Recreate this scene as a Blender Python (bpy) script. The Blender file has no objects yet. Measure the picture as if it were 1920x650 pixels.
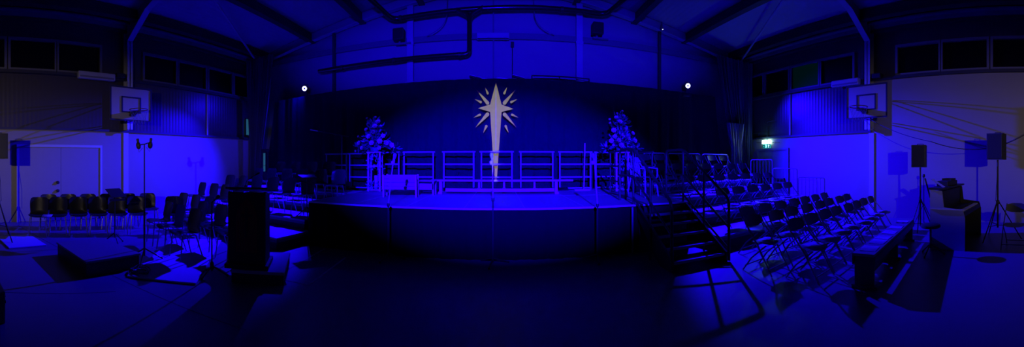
import bpy, bmesh, math, random
from mathutils import Vector, Matrix
C = bpy.context.scene
PI = math.pi
R = random.Random(7)

# ------------------------------------------------------------------ camera
EYE = 1.6
F = 630.0                      # pixels per radian of the 1920 px wide panorama
cam = bpy.data.cameras.new('camera')
cam.type = 'PANO'
cam.panorama_type = 'CENTRAL_CYLINDRICAL'
cam.central_cylindrical_range_u_min = -960 / F
cam.central_cylindrical_range_u_max = 960 / F
cam.central_cylindrical_range_v_min = -345 / F
cam.central_cylindrical_range_v_max = 305 / F
cam.central_cylindrical_radius = 1.0
cam.clip_start = 0.02
co = bpy.data.objects.new('camera', cam)
C.collection.objects.link(co)
co.location = (0, 0, EYE)
co.rotation_euler = (PI / 2, 0, -25 / F)
C.camera = co

# ------------------------------------------------------------------ colour management, world
C.view_settings.view_transform = 'Standard'
C.view_settings.look = 'None'
C.view_settings.exposure = 0.0
C.view_settings.gamma = 1.0
C.view_settings.use_curve_mapping = False
w = bpy.data.worlds.new('night'); C.world = w
w.use_nodes = True
w.node_tree.nodes['Background'].inputs[0].default_value = (0.0002, 0.0003, 0.0006, 1)
C.cycles.use_denoising = True
C.cycles.max_bounces = 8
C.cycles.diffuse_bounces = 1
C.cycles.sample_clamp_indirect = 3
C.cycles.caustics_reflective = False

BLUE = (0.0075, 0.0, 1.0)
def spot(name, loc, aim, watts, col, half, blend=0.5, radius=0.05):
    d = bpy.data.lights.new(name, 'SPOT')
    d.energy = watts; d.color = col; d.spot_size = math.radians(2 * half); d.spot_blend = blend
    d.shadow_soft_size = radius
    o = bpy.data.objects.new(name, d); C.collection.objects.link(o)
    o.location = loc
    o.rotation_euler = (Vector(aim) - Vector(loc)).to_track_quat('-Z', 'Y').to_euler()
    return o
LX, LY, LZ = 6.3, 9.62, 4.17
def flat_spot(name, loc, aim, watts, col, half_v, half_h, blend, radius):
    """a spot whose beam is wider than high, as barn doors make it"""
    o = spot(name, loc, aim, watts, col, half_v, blend, radius)
    o.scale = (math.tan(math.radians(half_h)) / math.tan(math.radians(half_v)), 1, 1)
    return o
spot('par_beam_doors_side', (-LX, LY, LZ), (-7.45, 5.2, 0.0), 11000, BLUE, 40, .8, 0.04)
spot('par_beam_exit_side', (LX, LY, LZ + .07), (7.3, 5.0, 0.0), 12500, BLUE, 40, .8, 0.04)
spot('par_side_doors_side', (-LX, LY, LZ), (-9.0, 8.2, 1.2), 420, BLUE, 55, 1.0, 0.04)
spot('par_side_exit_side', (LX, LY, LZ + .07), (9.0, 3.7, 0.6), 2600, BLUE, 42, 1.0, 0.04)
spot('par_spill_doors_side', (-LX, LY, LZ), (-4.5, 2.2, 0.5), 25, BLUE, 80, 1.0, 0.04)
spot('par_spill_exit_side', (LX, LY, LZ + .07), (4.5, 2.4, 0.5), 25, BLUE, 80, 1.0, 0.04)
flat_spot('stage_wash', (0.1, -6.0, 5.2), (0.15, 9.2, 1.15), 78000, BLUE, 10.2, 18, 0.8, 0.03)
flat_spot('end_wall_fill', (0.0, -6.0, 3.0), (0.0, 10.3, 5.0), 13000, BLUE, 8, 26, 1.0, 0.2)  # added fill spot without a fixture, brightens the end wall above the curtain
WARM = (1.0, 0.80, 0.60)
flat_spot('warm_spill_doors_side', (-0.4, -1.8, 2.2), (-9, -0.2, 2.1), 420, WARM, 19, 52, 1.0, 0.03)
flat_spot('warm_spill_exit_side', (0.4, -1.8, 2.2), (9, -0.2, 2.3), 300, WARM, 19, 46, 1.0, 0.03)

# ------------------------------------------------------------------ materials
MATS = {}
def mat(name, col, rough=0.6, metal=0.0, spec=0.5, emit=None, strength=0.0, noise=0.0, nscale=6.0, bump=0.0, bscale=40.0, kind='noise'):
    if name in MATS: return MATS[name]
    m = bpy.data.materials.new(name); m.use_nodes = True
    nt = m.node_tree; b = nt.nodes['Principled BSDF']
    b.inputs['Base Color'].default_value = (*col, 1)
    b.inputs['Roughness'].default_value = rough
    b.inputs['Metallic'].default_value = metal
    b.inputs['Specular IOR Level'].default_value = spec
    if emit:
        b.inputs['Emission Color'].default_value = (*emit, 1)
        b.inputs['Emission Strength'].default_value = strength
    tc = nt.nodes.new('ShaderNodeTexCoord')
    if noise:
        n = nt.nodes.new('ShaderNodeTexNoise'); n.inputs['Scale'].default_value = nscale
        n.inputs['Detail'].default_value = 4
        mp = nt.nodes.new('ShaderNodeMapRange')
        mp.inputs['To Min'].default_value = 1 - noise; mp.inputs['To Max'].default_value = 1 + noise
        mx = nt.nodes.new('ShaderNodeVectorMath'); mx.operation = 'SCALE'
        mx.inputs[0].default_value = col
        nt.links.new(tc.outputs['Object'], n.inputs['Vector'])
        nt.links.new(n.outputs['Fac'], mp.inputs['Value'])
        nt.links.new(mp.outputs['Result'], mx.inputs['Scale'])
        nt.links.new(mx.outputs['Vector'], b.inputs['Base Color'])
    if bump:
        bp = nt.nodes.new('ShaderNodeBump'); bp.inputs['Strength'].default_value = bump
        bp.inputs['Distance'].default_value = 0.02
        if kind == 'noise':
            n = nt.nodes.new('ShaderNodeTexNoise'); n.inputs['Scale'].default_value = bscale
            nt.links.new(tc.outputs['Object'], n.inputs['Vector'])
            nt.links.new(n.outputs['Fac'], bp.inputs['Height'])
        elif kind == 'brick':
            mpn = nt.nodes.new('ShaderNodeMapping')
            mpn.inputs['Rotation'].default_value = (PI / 2, 0, PI / 2)
            n = nt.nodes.new('ShaderNodeTexBrick'); n.inputs['Scale'].default_value = 2.2
            n.inputs['Mortar Size'].default_value = 0.012
            nt.links.new(tc.outputs['Object'], mpn.inputs['Vector'])
            nt.links.new(mpn.outputs['Vector'], n.inputs['Vector'])
            nt.links.new(n.outputs['Fac'], bp.inputs['Height']); bp.invert = True
        else:
            n = nt.nodes.new('ShaderNodeTexWave'); n.inputs['Scale'].default_value = bscale
            n.bands_direction = 'Y' if kind == 'ribs' else 'X'
            nt.links.new(tc.outputs['Object'], n.inputs['Vector'])
            nt.links.new(n.outputs['Fac'], bp.inputs['Height'])
        nt.links.new(bp.outputs['Normal'], b.inputs['Normal'])
    MATS[name] = m
    return m

M = dict(
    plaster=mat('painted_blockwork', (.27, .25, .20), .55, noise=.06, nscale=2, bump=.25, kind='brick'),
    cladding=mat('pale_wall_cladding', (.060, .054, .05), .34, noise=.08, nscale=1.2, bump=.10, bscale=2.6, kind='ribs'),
    endwall=mat('pale_end_wall', (.30, .28, .32), .6, noise=.08, nscale=1.0, bump=.2, bscale=20),
    roofm=mat('roof_lining', (.36, .36, .40), .6, noise=.1, nscale=1.0, bump=.2, bscale=2.0, kind='wave'),
    steel=mat('painted_steel', (.42, .42, .46), .5, noise=.06, nscale=3),
    darksteel=mat('dark_purlin_steel', (.03, .03, .035), .55, noise=.1, nscale=3),
    sill=mat('dark_sill', (.03, .03, .04), .6, noise=.1),
    frame=mat('window_frame_paint', (.16, .16, .19), .5, noise=.05),
    glass=mat('night_glass', (.003, .003, .004), .25, spec=.25, noise=.1),
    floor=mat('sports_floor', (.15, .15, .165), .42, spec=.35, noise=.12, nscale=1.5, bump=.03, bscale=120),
    doorp=mat('painted_door', (.29, .27, .25), .45, noise=.04),
    seam=mat('floor_seam', (.06, .06, .08), .6, noise=.1),
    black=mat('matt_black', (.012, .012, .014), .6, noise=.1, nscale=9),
    blackm=mat('black_metal', (.02, .02, .022), .35, spec=.5, noise=.1),
    pipe=mat('black_duct', (.012, .012, .014), .22, spec=.6, noise=.1),
    pipe2=mat('duct_lagging', (.10, .10, .12), .6, noise=.1),
    white=mat('white_paint', (.75, .75, .78), .5, noise=.04),
    board=mat('white_backboard', (.28, .26, .26), .45, noise=.05),
    orange=mat('dark_orange_rim', (.10, .04, .03), .5, noise=.1),
    velvet=mat('black_curtain_cloth', (.008, .008, .060), .95, spec=.05, noise=.15, nscale=4, bump=.3, bscale=300),
    drape=mat('grey_side_drape', (.15, .15, .19), .85, spec=.2, noise=.1, nscale=3, bump=.2, bscale=200),
    sheer=mat('translucent_drape', (.32, .34, .36), .6, spec=.4, noise=.1, nscale=3),
    skirt=mat('black_stage_skirt', (.008, .008, .020), .95, spec=.05, noise=.12, nscale=3, bump=.2, bscale=300),
    deck=mat('stage_deck', (.22, .22, .24), .5, spec=.3, noise=.14, nscale=1.6, bump=.05, bscale=90),
    alu=mat('aluminium_edge', (.62, .62, .66), .4, .3, noise=.05),
    rail=mat('steel_rail', (.40, .40, .46), .45, noise=.05),
    darkrail=mat('black_rail', (.015, .015, .018), .5, noise=.05),
    wood=mat('pale_wood', (.62, .52, .42), .55, noise=.12, nscale=5, bump=.1, bscale=12, kind='wave'),
    wood2=mat('rustic_wood', (.42, .34, .28), .7, noise=.18, nscale=7, bump=.2, bscale=10, kind='wave'),
    gold=mat('projected_light_star', (.72, .76, .05), .9, spec=0.0, noise=.14, nscale=5, bump=.25, bscale=9),
    redwood=mat('red_stained_panel', (.30, .05, .02), .6, noise=.25, nscale=8, bump=.2, bscale=9, kind='wave'),
    poly=mat('dark_polypropylene', (.045, .045, .06), .32, spec=.5, noise=.08, nscale=6),
    chrome=mat('chrome_leg', (.35, .35, .40), .3, .6, noise=.03),
    seatp=mat('folding_seat_plastic', (.32, .32, .36), .45, noise=.05),
    backp=mat('folding_back_plastic', (.035, .035, .05), .4, noise=.08),
    leg=mat('grey_tube', (.16, .16, .2), .4, .3, noise=.05),
    paper=mat('white_paper', (.9, .88, .88), .7, noise=.03),
    petal=mat('pink_white_petal', (.80, .55, .50), .6, noise=.1, nscale=20),
    petalb=mat('cream_petal', (.55, .50, .30), .6, noise=.1, nscale=20),
    leaf=mat('leaf_green', (.06, .14, .16), .55, noise=.3, nscale=12),
    leafb=mat('silver_leaf', (.18, .24, .34), .5, noise=.3, nscale=12),
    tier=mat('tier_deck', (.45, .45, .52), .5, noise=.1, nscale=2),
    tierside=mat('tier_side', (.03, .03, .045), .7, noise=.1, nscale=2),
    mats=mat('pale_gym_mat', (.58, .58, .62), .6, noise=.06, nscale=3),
    piano=mat('piano_lit_end', (.30, .30, .55), .35, noise=.08),
    keyw=mat('ivory_key', (.7, .7, .68), .4, noise=.02),
    case=mat('black_speaker_cabinet', (.015, .015, .018), .55, noise=.1, bump=.2, bscale=200),
    tape=mat('white_floor_tape', (.7, .7, .72), .6, noise=.05),
    heater=mat('heater_case', (.36, .36, .42), .5, noise=.05),
    exitlamp=mat('exit_lamp', (.8, .9, .9), .5, emit=(.55, 1.0, .95), strength=9.0, noise=.01),
    exitgreen=mat('exit_green', (.01, .2, .15), .5, emit=(.02, .45, .40), strength=1.0, noise=.01),
    exitdark=mat('exit_symbol_dark', (.0, .04, .04), .5, emit=(.0, .035, .04), strength=1.0, noise=.01),
    exitwhite=mat('exit_symbol_white', (.8, .9, .9), .5, emit=(.5, 1, .95), strength=1.6, noise=.01),
    led=mat('led_ring', (.8, .8, 1), .3, emit=(.5, .5, 1.0), strength=6.0, noise=.01),
    lens=mat('led_centre', (.01, .01, .2), .3, emit=(0, 0, 1.0), strength=.3, noise=.01),
    teal=mat('dim_teal_glow', (.02, .05, .06), .3, emit=(.012, .075, .09), strength=1.0, noise=.05),
    teal2=mat('greenish_glow_glass', (.002, .003, .004), .6, spec=.1, emit=(.0, .004, .004), strength=1.0, noise=.05),  # greenish light on one pane put in as faint emission
    spark=mat('indicator_led', (1, 1, 1), .3, emit=(.8, .9, 1), strength=6.0, noise=.01),
)

# ------------------------------------------------------------------ mesh helpers
class MB:
    def __init__(s): s.bm = bmesh.new()
    def box(s, c, d, rz=0, rx=0, ry=0, bev=0.0):
        m = Matrix.Translation(c) @ Matrix.Rotation(rz, 4, 'Z') @ Matrix.Rotation(ry, 4, 'Y') @ Matrix.Rotation(rx, 4, 'X') @ Matrix.Diagonal((d[0], d[1], d[2], 1))
        r = bmesh.ops.create_cube(s.bm, size=1.0, matrix=m)
        if bev:
            es = list({e for v in r['verts'] for e in v.link_edges})
            bmesh.ops.bevel(s.bm, geom=es, offset=bev, segments=2, affect='EDGES', profile=.5)
        return s
    def bb(s, x0, x1, y0, y1, z0, z1, bev=0.0):
        return s.box(((x0 + x1) / 2, (y0 + y1) / 2, (z0 + z1) / 2), (x1 - x0, y1 - y0, z1 - z0), bev=bev)
    def tube(s, pts, r, n=8, rs=None):
        pts = [Vector(p) for p in pts]; rings = []
        up = None
        for i, p in enumerate(pts):
            if i == 0: t = pts[1] - p
            elif i == len(pts) - 1: t = p - pts[i - 1]
            else: t = (pts[i + 1] - p).normalized() + (p - pts[i - 1]).normalized()
            t = t.normalized() if t.length > 1e-9 else Vector((0, 0, 1))
            if up is None: up = t.orthogonal().normalized()
            up = (up - t * up.dot(t)); up = up.normalized() if up.length > 1e-6 else t.orthogonal().normalized()
            b = t.cross(up); rr = rs[i] if rs else r
            rings.append([s.bm.verts.new(p + (up * math.cos(2 * PI * k / n) + b * math.sin(2 * PI * k / n)) * rr) for k in range(n)])
        for a, c in zip(rings, rings[1:]):
            for k in range(n): s.bm.faces.new((a[k], a[(k + 1) % n], c[(k + 1) % n], c[k]))
        s.bm.faces.new(rings[0][::-1]); s.bm.faces.new(rings[-1])
        return s
    def lathe(s, prof, c=(0, 0, 0), n=16, axis=None):
        rings = []; q = Matrix.Identity(3)
        if axis: q = Vector((0, 0, 1)).rotation_difference(Vector(axis)).to_matrix()
        for r, z in prof:
            rings.append([s.bm.verts.new(Vector(c) + q @ Vector((r * math.cos(2 * PI * k / n), r * math.sin(2 * PI * k / n), z))) for k in range(n)])
        for a, b in zip(rings, rings[1:]):
            for k in range(n): s.bm.faces.new((a[k], a[(k + 1) % n], b[(k + 1) % n], b[k]))
        s.bm.faces.new(rings[0][::-1]); s.bm.faces.new(rings[-1])
        return s
    def prism(s, poly, ext, f):
        """poly: 2-D outline; f(u, v, w) places it; extruded from w=0 to w=ext"""
        a = [s.bm.verts.new(f(u, v, 0)) for u, v in poly]; b = [s.bm.verts.new(f(u, v, ext)) for u, v in poly]
        n = len(poly)
        s.bm.faces.new(a[::-1]); s.bm.faces.new(b)
        for i in range(n): s.bm.faces.new((a[i], a[(i + 1) % n], b[(i + 1) % n], b[i]))
        return s
    def grid(s, nu, nv, f, thick=0.0):
        vs = [[s.bm.verts.new(f(i / nu, j / nv)) for j in range(nv + 1)] for i in range(nu + 1)]
        fs = [s.bm.faces.new((vs[i][j], vs[i + 1][j], vs[i + 1][j + 1], vs[i][j + 1])) for i in range(nu) for j in range(nv)]
        if thick: bmesh.ops.solidify(s.bm, geom=fs, thickness=thick)
        return s
    def build(s, name, m, parent=None, smooth=False, kind=None):
        bmesh.ops.recalc_face_normals(s.bm, faces=s.bm.faces[:])
        me = bpy.data.meshes.new(name); s.bm.to_mesh(me); s.bm.free()
        me.materials.append(m)
        if smooth:
            for p in me.polygons: p.use_smooth = True
            me.set_sharp_from_angle(angle=math.radians(40))
        o = bpy.data.objects.new(name, me); C.collection.objects.link(o)
        if parent: o.parent = parent
        if kind: o['kind'] = kind
        return o

def thing(name, label, cat, loc=(0, 0, 0), rz=0, group=None):
    o = bpy.data.objects.new(name, None); C.collection.objects.link(o)
    o.empty_display_size = .1
    o.location = loc; o.rotation_euler = (0, 0, rz)
    o['label'] = label; o['category'] = cat
    if group: o['group'] = group
    return o
def tag(o, label, cat, group=None):
    o['label'] = label; o['category'] = cat
    if group: o['group'] = group
    return o
def dup(o, loc=None, rz=None, label=None, parent=None):
    c = o.copy(); C.collection.objects.link(c)
    if parent is not None: c.parent = parent
    if loc is not None: c.location = loc
    if rz is not None: c.rotation_euler = (0, 0, rz)
    if label: c['label'] = label
    for ch in list(o.children): dup(ch, parent=c)
    return c
def struct(name, mb, m, smooth=False): return mb.build(name, m, None, smooth, 'structure')
ORD = ['first', 'second', 'third', 'fourth', 'fifth', 'sixth', 'seventh', 'eighth', 'ninth', 'tenth', 'eleventh', 'twelfth']

# ------------------------------------------------------------------ room shell
W, YE, YR = 9.0, 10.35, -8.0
def zr(x): return 7.3 - .17 * abs(x)
struct('floor', MB().bb(-W - .2, W + .2, YR - .2, YE + .2, -.15, 0), M['floor'])
for sx, side in ((-1, 'left'), (1, 'right')):
    def wb(x0, x1, *a): return (min(sx * x0, sx * x1), max(sx * x0, sx * x1), *a)
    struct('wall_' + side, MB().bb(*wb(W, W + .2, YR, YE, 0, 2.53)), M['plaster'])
    yb = YR if sx < 0 else 4.48
    if sx > 0: struct('wall_right_rear_bay', MB().bb(W, W + .2, YR, 4.48, 2.53, 4.05), M['plaster'])
    up = MB().bb(*wb(W + .04, W + .2, yb, YE, 2.53, 4.12))
    up.bb(*wb(W + .04, W + .2, YR, YE, 4.98, zr(W) + .12))
    wins = [(-2.95, -1.75), (-1.6, -.4), (-.25, .9), (1.07, 2.29), (2.41, 3.63), (5.12, 6.3), (6.42, 7.56), (7.72, 8.84), (9.0, 10.06)]
    y = YR
    for a, b in wins:
        up.bb(*wb(W + .04, W + .2, y, a, 4.12, 4.98)); y = b
    up.bb(*wb(W + .04, W + .2, y, YE, 4.12, 4.98))
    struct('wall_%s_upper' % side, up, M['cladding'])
    struct('trim_' + ('1' if sx < 0 else '2'), MB().bb(*wb(W - .05, W + .05, yb, YE - .02, 2.50, 2.565)), M['sill'])
    struct('trim_' + ('3' if sx < 0 else '4'), MB().bb(*wb(W - .10, W + .05, YR, YE - .02, 4.02, 4.10)), M['sill'])
    struct('trim_' + ('5' if sx < 0 else '6'), MB().bb(*wb(W - .16, W + .05, YR, YE - .02, 5.52, 5.62)).bb(*wb(W - .3, W + .05, YR, YE - .02, 5.62, 5.66)), M['frame'])
    struct('trim_' + ('7' if sx < 0 else '8'), MB().bb(*wb(W - .12, W + .05, YR, YE - .02, 5.44, 5.50)), M['darksteel'])
    k = 1 if sx < 0 else 10
    for i, (a, b) in enumerate(wins):
        if b < -.3: continue
        n = k + i
        f = MB()
        for (y0, y1, z0, z1) in ((a - .07, a, 4.10, 5.0), (b, b + .07, 4.10, 5.0), (a, b, 4.10, 4.17), (a, b, 4.93, 5.0)):
            f.bb(*wb(W - .02, W + .1, y0, y1, z0, z1))
        wf = struct('window_%d' % n, f, M['frame'])
        lit = sx > 0 and i == 6
        g = MB().bb(*wb(W + .07, W + .09, a, b, 4.17, 4.93)).build('window_pane', M['teal2' if lit else 'glass'], wf)
    # cladding joints
    j = MB()
    for yy in ((-.1, 7.65) if sx < 0 else (7.65,)): j.bb(*wb(W + .0, W + .05, yy - .03, yy + .03, 2.57, 4.0))
    struct('trim_' + ('9' if sx < 0 else '10'), j, M['steel'])
struct('wall_end', MB().prism([(-W - .2, 0), (W + .2, 0), (W + .2, zr(W)), (0, zr(0) + .1), (-W - .2, zr(W))], .2, lambda u, v, q: Vector((u, YE + q, v))), M['endwall'])
struct('wall_rear', MB().prism([(-W - .2, 0), (W + .2, 0), (W + .2, zr(W)), (0, zr(0) + .1), (-W - .2, zr(W))], .2, lambda u, v, q: Vector((u, YR - .2 + q, v))), M['endwall'])
struct('ceiling', MB().prism([(-W - .3, zr(W + .3)), (0, zr(0)), (W + .3, zr(W + .3)), (W + .3, zr(W + .3) + .15), (0, zr(0) + .15), (-W - .3, zr(W + .3) + .15)], YE + .2 - YR + .2, lambda u, v, q: Vector((u, YR - .2 + q, v))), M['roofm'])

# roof steelwork: each purlin, portal frame and brace is its own member
n = 0
for a in (8.3, 6.35, 4.4, 2.4, .5):
    for s in (-1, 1):
        x = s * a; n += 1
        p = MB()
        p.bb(x - .035, x + .035, YR, YE - .01, zr(a) - .30, zr(a) - .02)
        p.bb(x - .10, x + .10, YR, YE - .01, zr(a) - .33, zr(a) - .30)
        struct('roof_purlin_%d' % n, p, M['darksteel'])
for i, (y, nm) in enumerate(((-1.3, 1), (4.48, 2), (10.17, 3))):
    b = MB()
    for s in (-1, 1):
        if nm < 3:
            for x0 in (8.73, 8.97): b.bb(min(s * x0, s * (x0 + .02)), max(s * x0, s * (x0 + .02)), y - .09, y + .09, 2.57, 5.75)
            b.bb(min(s * 8.73, s * 8.99), max(s * 8.73, s * 8.99), y - .012, y + .012, 2.57, 5.75)
            b.bb(min(s * 8.965, s * 9.0), max(s * 8.965, s * 9.0), y - .10, y + .07, 0, 2.49)
        d0, d1 = (.26, .30)
        P = [(s * 8.98, zr(8.98) - .02), (s * 8.98, zr(8.98) - (.75 if nm < 3 else .32)), (s * 7.7, zr(7.7) - d1), (0, zr(0) - d0), (0, zr(0) - .02)]
        b.prism(P, .03, lambda u, v, q, y=y: Vector((u, y - .015 + q, v)))
        Fp = [(s * 8.73, zr(8.73) - (.62 if nm < 3 else .30)), (s * 7.7, zr(7.7) - d1), (0, zr(0) - d0), (0, zr(0) - d0 - .03), (s * 7.7, zr(7.7) - d1 - .03), (s * 8.73, zr(8.73) - (.66 if nm < 3 else .34))]
        b.prism(Fp, .18, lambda u, v, q, y=y: Vector((u, y - .09 + q, v)))
    struct('roof_portal_frame_%d' % nm, b, M['steel'])
for i, s in enumerate((-1, 1)):
    b = MB().tube([(s * 8.7, 10.0, zr(8.7) - .33), (s * 6.0, 4.7, zr(6.0) - .34)], .035, 8)
    struct('roof_brace_%d' % (i + 1), b, M['steel'])

# end wall: horizontal girt, wind posts, thin joints
struct('trim_11', MB().bb(-8.6, 8.6, 10.25, 10.35, 5.38, 5.56), M['frame'])
for i, (x, wd, m, z0) in enumerate(((-2.75, .20, 'steel', 0), (2.5, .20, 'steel', 0), (-5.45, .09, 'sill', 0), (5.3, .09, 'sill', 0), (-.16, .05, 'frame', 0))):
    b = MB().bb(x - wd / 2, x + wd / 2, 10.17, 10.25, z0, zr(x) - .3)
    if m == 'steel':
        b.bb(x - wd / 2 - .05, x + wd / 2 + .05, 10.14, 10.25, 4.06, 4.14)
        b.bb(x - wd / 2 - .02, x + wd / 2 + .02, 10.15, 10.25, 5.3, 5.38)
    struct('wind_post_column_%d' % (i + 1), b, M[m])

# doors in the side walls
def double_door(nm, sx, y0, y1, zt, handle):
    t = bpy.data.objects.new(nm, None); C.collection.objects.link(t); t['kind'] = 'structure'
    def wb(x0, x1, *a): return (min(sx * x0, sx * x1), max(sx * x0, sx * x1), *a)
    f = MB()
    f.bb(*wb(W - .045, W + .01, y0 - .07, y0, 0, zt + .07)); f.bb(*wb(W - .045, W + .01, y1, y1 + .07, 0, zt + .07)); f.bb(*wb(W - .045, W + .01, y0, y1, zt, zt + .07))
    f.build('door_frame', M['frame' if sx > 0 else 'steel'], t)
    ym = (y0 + y1) / 2
    for a, b in ((y0 + .006, ym - .004), (ym + .004, y1 - .006)):
        lf = MB().bb(*wb(W - .022, W + .01, a, b, .01, zt - .006)).build('door_leaf', M['doorp' if sx < 0 else 'frame'], t)
        if handle and a < ym - .1:
            for z in (1.06, .83):
                MB().lathe([(.045, 0), (.045, .03), (.02, .035), (.02, .05)], (sx * (W - .022), b - .09, z), 14, (-sx, 0, 0)).build('door_handle', M['black'], lf, True)
        elif not handle:
            MB().bb(*wb(W - .09, W - .06, a + .1, b - .1, 1.0, 1.04)).bb(*wb(W - .09, W - .02, a + .1, a + .13, .98, 1.06)).bb(*wb(W - .09, W - .02, b - .13, b - .1, .98, 1.06)).build('push_bar', M['black'], lf)
double_door('door_1', -1, 1.30, 3.63, 2.03, True)
double_door('door_2', 1, 7.75, 9.2, 2.06, False)

# faint joints in the sports floor
sm = MB()
for (a, b) in (((-8.5, 1.2), (-2.2, 2.35)), ((-4.4, -.6), (-3.8, 1.75)), ((-8.6, -1.2), (-1.4, -.2))):
    a, b = Vector((*a, 0)), Vector((*b, 0)); d = b - a
    sm.box(((a + b) / 2 + Vector((0, 0, .0012))), (d.length, .012, .0022), math.atan2(d.y, d.x))
struct('trim_12', sm, M['seam'])

# ------------------------------------------------------------------ things fixed high on the walls
def at(px, py, y):
    """the point of the plane at depth y that lies in the direction of a photo pixel"""
    x = y * math.tan((px - 935) / F)
    return Vector((x, y, EYE + (305 - py) / F * math.hypot(x, y)))
def rounded(pts, rad, n=5):
    pts = [Vector(p) for p in pts]; out = [pts[0]]
    for a, p, b in zip(pts, pts[1:], pts[2:]):
        u = (a - p).normalized(); v = (b - p).normalized()
        r = min(rad, (a - p).length * .45, (b - p).length * .45)
        for k in range(n + 1):
            t = k / n
            out.append((p + u * r) * (1 - t) ** 2 + p * 2 * t * (1 - t) + (p + v * r) * t ** 2)
    return out + [pts[-1]]

t = thing('heating_duct', 'black round duct running below the roof with a branch dropping to the lower run', 'duct', (0, 9.95, 6.1))
MB().tube(rounded([(-3.9, -1.6, .45), (-3.25, 0, -.05), (-1.1, 0, .05), (1.1, 0, .12), (3.3, 0, .12), (3.9, -1.4, .5)], .25), .075, 12).build('main_run', M['pipe'], t, True)
MB().tube(rounded([(-1.25, -.01, .05), (-.87, -.01, -.12), (-.87, -.01, -1.28), (-5.9, -.01, -1.36)], .16), .07, 12).tube(rounded([(-.45, -.01, .1), (-.87, -.01, -.14), (-.87, -.01, -.5)], .2), .07, 12).build('branch_run', M['pipe'], t, True)
for x, z in ((-3.0, -.03), (1.9, .12), (-1.15, -1.29), (-3.2, -1.32), (-5.0, -1.35)): MB().tube([(x - .04, -.005, z), (x + .04, -.005, z)], .086, 12).build('clamp', M['blackm'], t, True)

for lab, x, z in (('square black loudspeaker box on a bracket under the duct end above the lectern side', -3.08, 5.60), ('square black loudspeaker box under the duct end above the stage steps', 3.05, 5.78)):
    t = thing('wall_loudspeaker', lab, 'loudspeaker', (x, 10.12, z), 0, 'black boxes under the duct ends')
    MB().box((0, -.05, 0), (.34, .28, .36), bev=.02).build('cabinet', M['case'], t)
    MB().box((0, -.195, 0), (.30, .012, .32), bev=.004).build('grille', M['blackm'], t)
    MB().box((.12, .02, -.26), (.5, .10, .05)).box((0, .05, -.2), (.06, .08, .1)).build('bracket', M['frame'], t)
t = thing('strip_light', 'pale unlit box light fitting on the end wall above the star', 'light fitting', (-.17, 10.15, 5.42))
MB().box((0, 0, 0), (.98, .12, .20), bev=.02).build('housing', M['heater'], t)
MB().box((0, -.062, -.085), (.94, .012, .03)).build('lower_edge', M['sill'], t)
t = tag(MB().box((0, 0, 0), (.1, .1, .16), bev=.01).tube([(0, .05, -.08), (0, .05, -1.1)], .012).build('junction_box', M['black']), 'small black junction box with a thin conduit on the end wall', 'junction box')
t.location = (.42, 10.30, 5.22)
for lab, x, s in (('thin cable looping down from the roof above the lectern side of the duct branch', -1.55, -1), ('thin cable looping down from the roof towards the exit side', 1.05, 1)):
    pts = [(0, 0, 1.1)] + [(s * (.02 + .62 * q ** 2.2), 0, .6 - .95 * q + .25 * q * q) for q in [i / 10 for i in range(11)]]
    o = tag(MB().tube(pts, .014, 6).build('hanging_cable', M['frame'], None, True), lab, 'cable', 'thin cables looping from the roof')
    o.location = (x, 10.1, 5.6)
# small white indicator light under the end rafter
t = thing('smoke_detector', 'small detector with a white indicator light under the end rafter', 'detector', (5.25, 9.95, 6.02))
MB().lathe([(.05, 0), (.06, .02), (.05, .05), (.02, .28)], (0, 0, 0), 14).build('body', M['frame'], t, True)
MB().lathe([(.004, 0), (.013, .008), (.004, .018)], (0, -.06, .02), 8, (0, -1, 0)).build('indicator_lens', M['spark'], t, True)

for sx, y0, y1, lab in ((-1, 2.9, 4.02, 'long pale heater box under the high windows above the double doors'), (1, 4.78, 5.75, 'long pale heater box under the high windows on the exit side')):
    t = thing('wall_heater', lab, 'heater', (sx * 8.82, (y0 + y1) / 2, 4.04), 0, 'heater boxes under the high windows')
    MB().box((0, 0, 0), (.16, y1 - y0, .2), bev=.03).build('casing', M['heater'], t)
    MB().box((-sx * .081, 0, -.05), (.012, y1 - y0 - .1, .05)).build('outlet_slot', M['frame'], t)
    b = tag(MB().box((0, 0, 0), (.22, .28, .14), bev=.02).build('cable_box', M['black']), 'small black cable box beside the column, ' + ('above the double doors' if sx < 0 else 'near the exit side backboard'), 'box', 'cable boxes beside the columns')
    b.location = (sx * 8.85, 4.2, 4.12)

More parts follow.
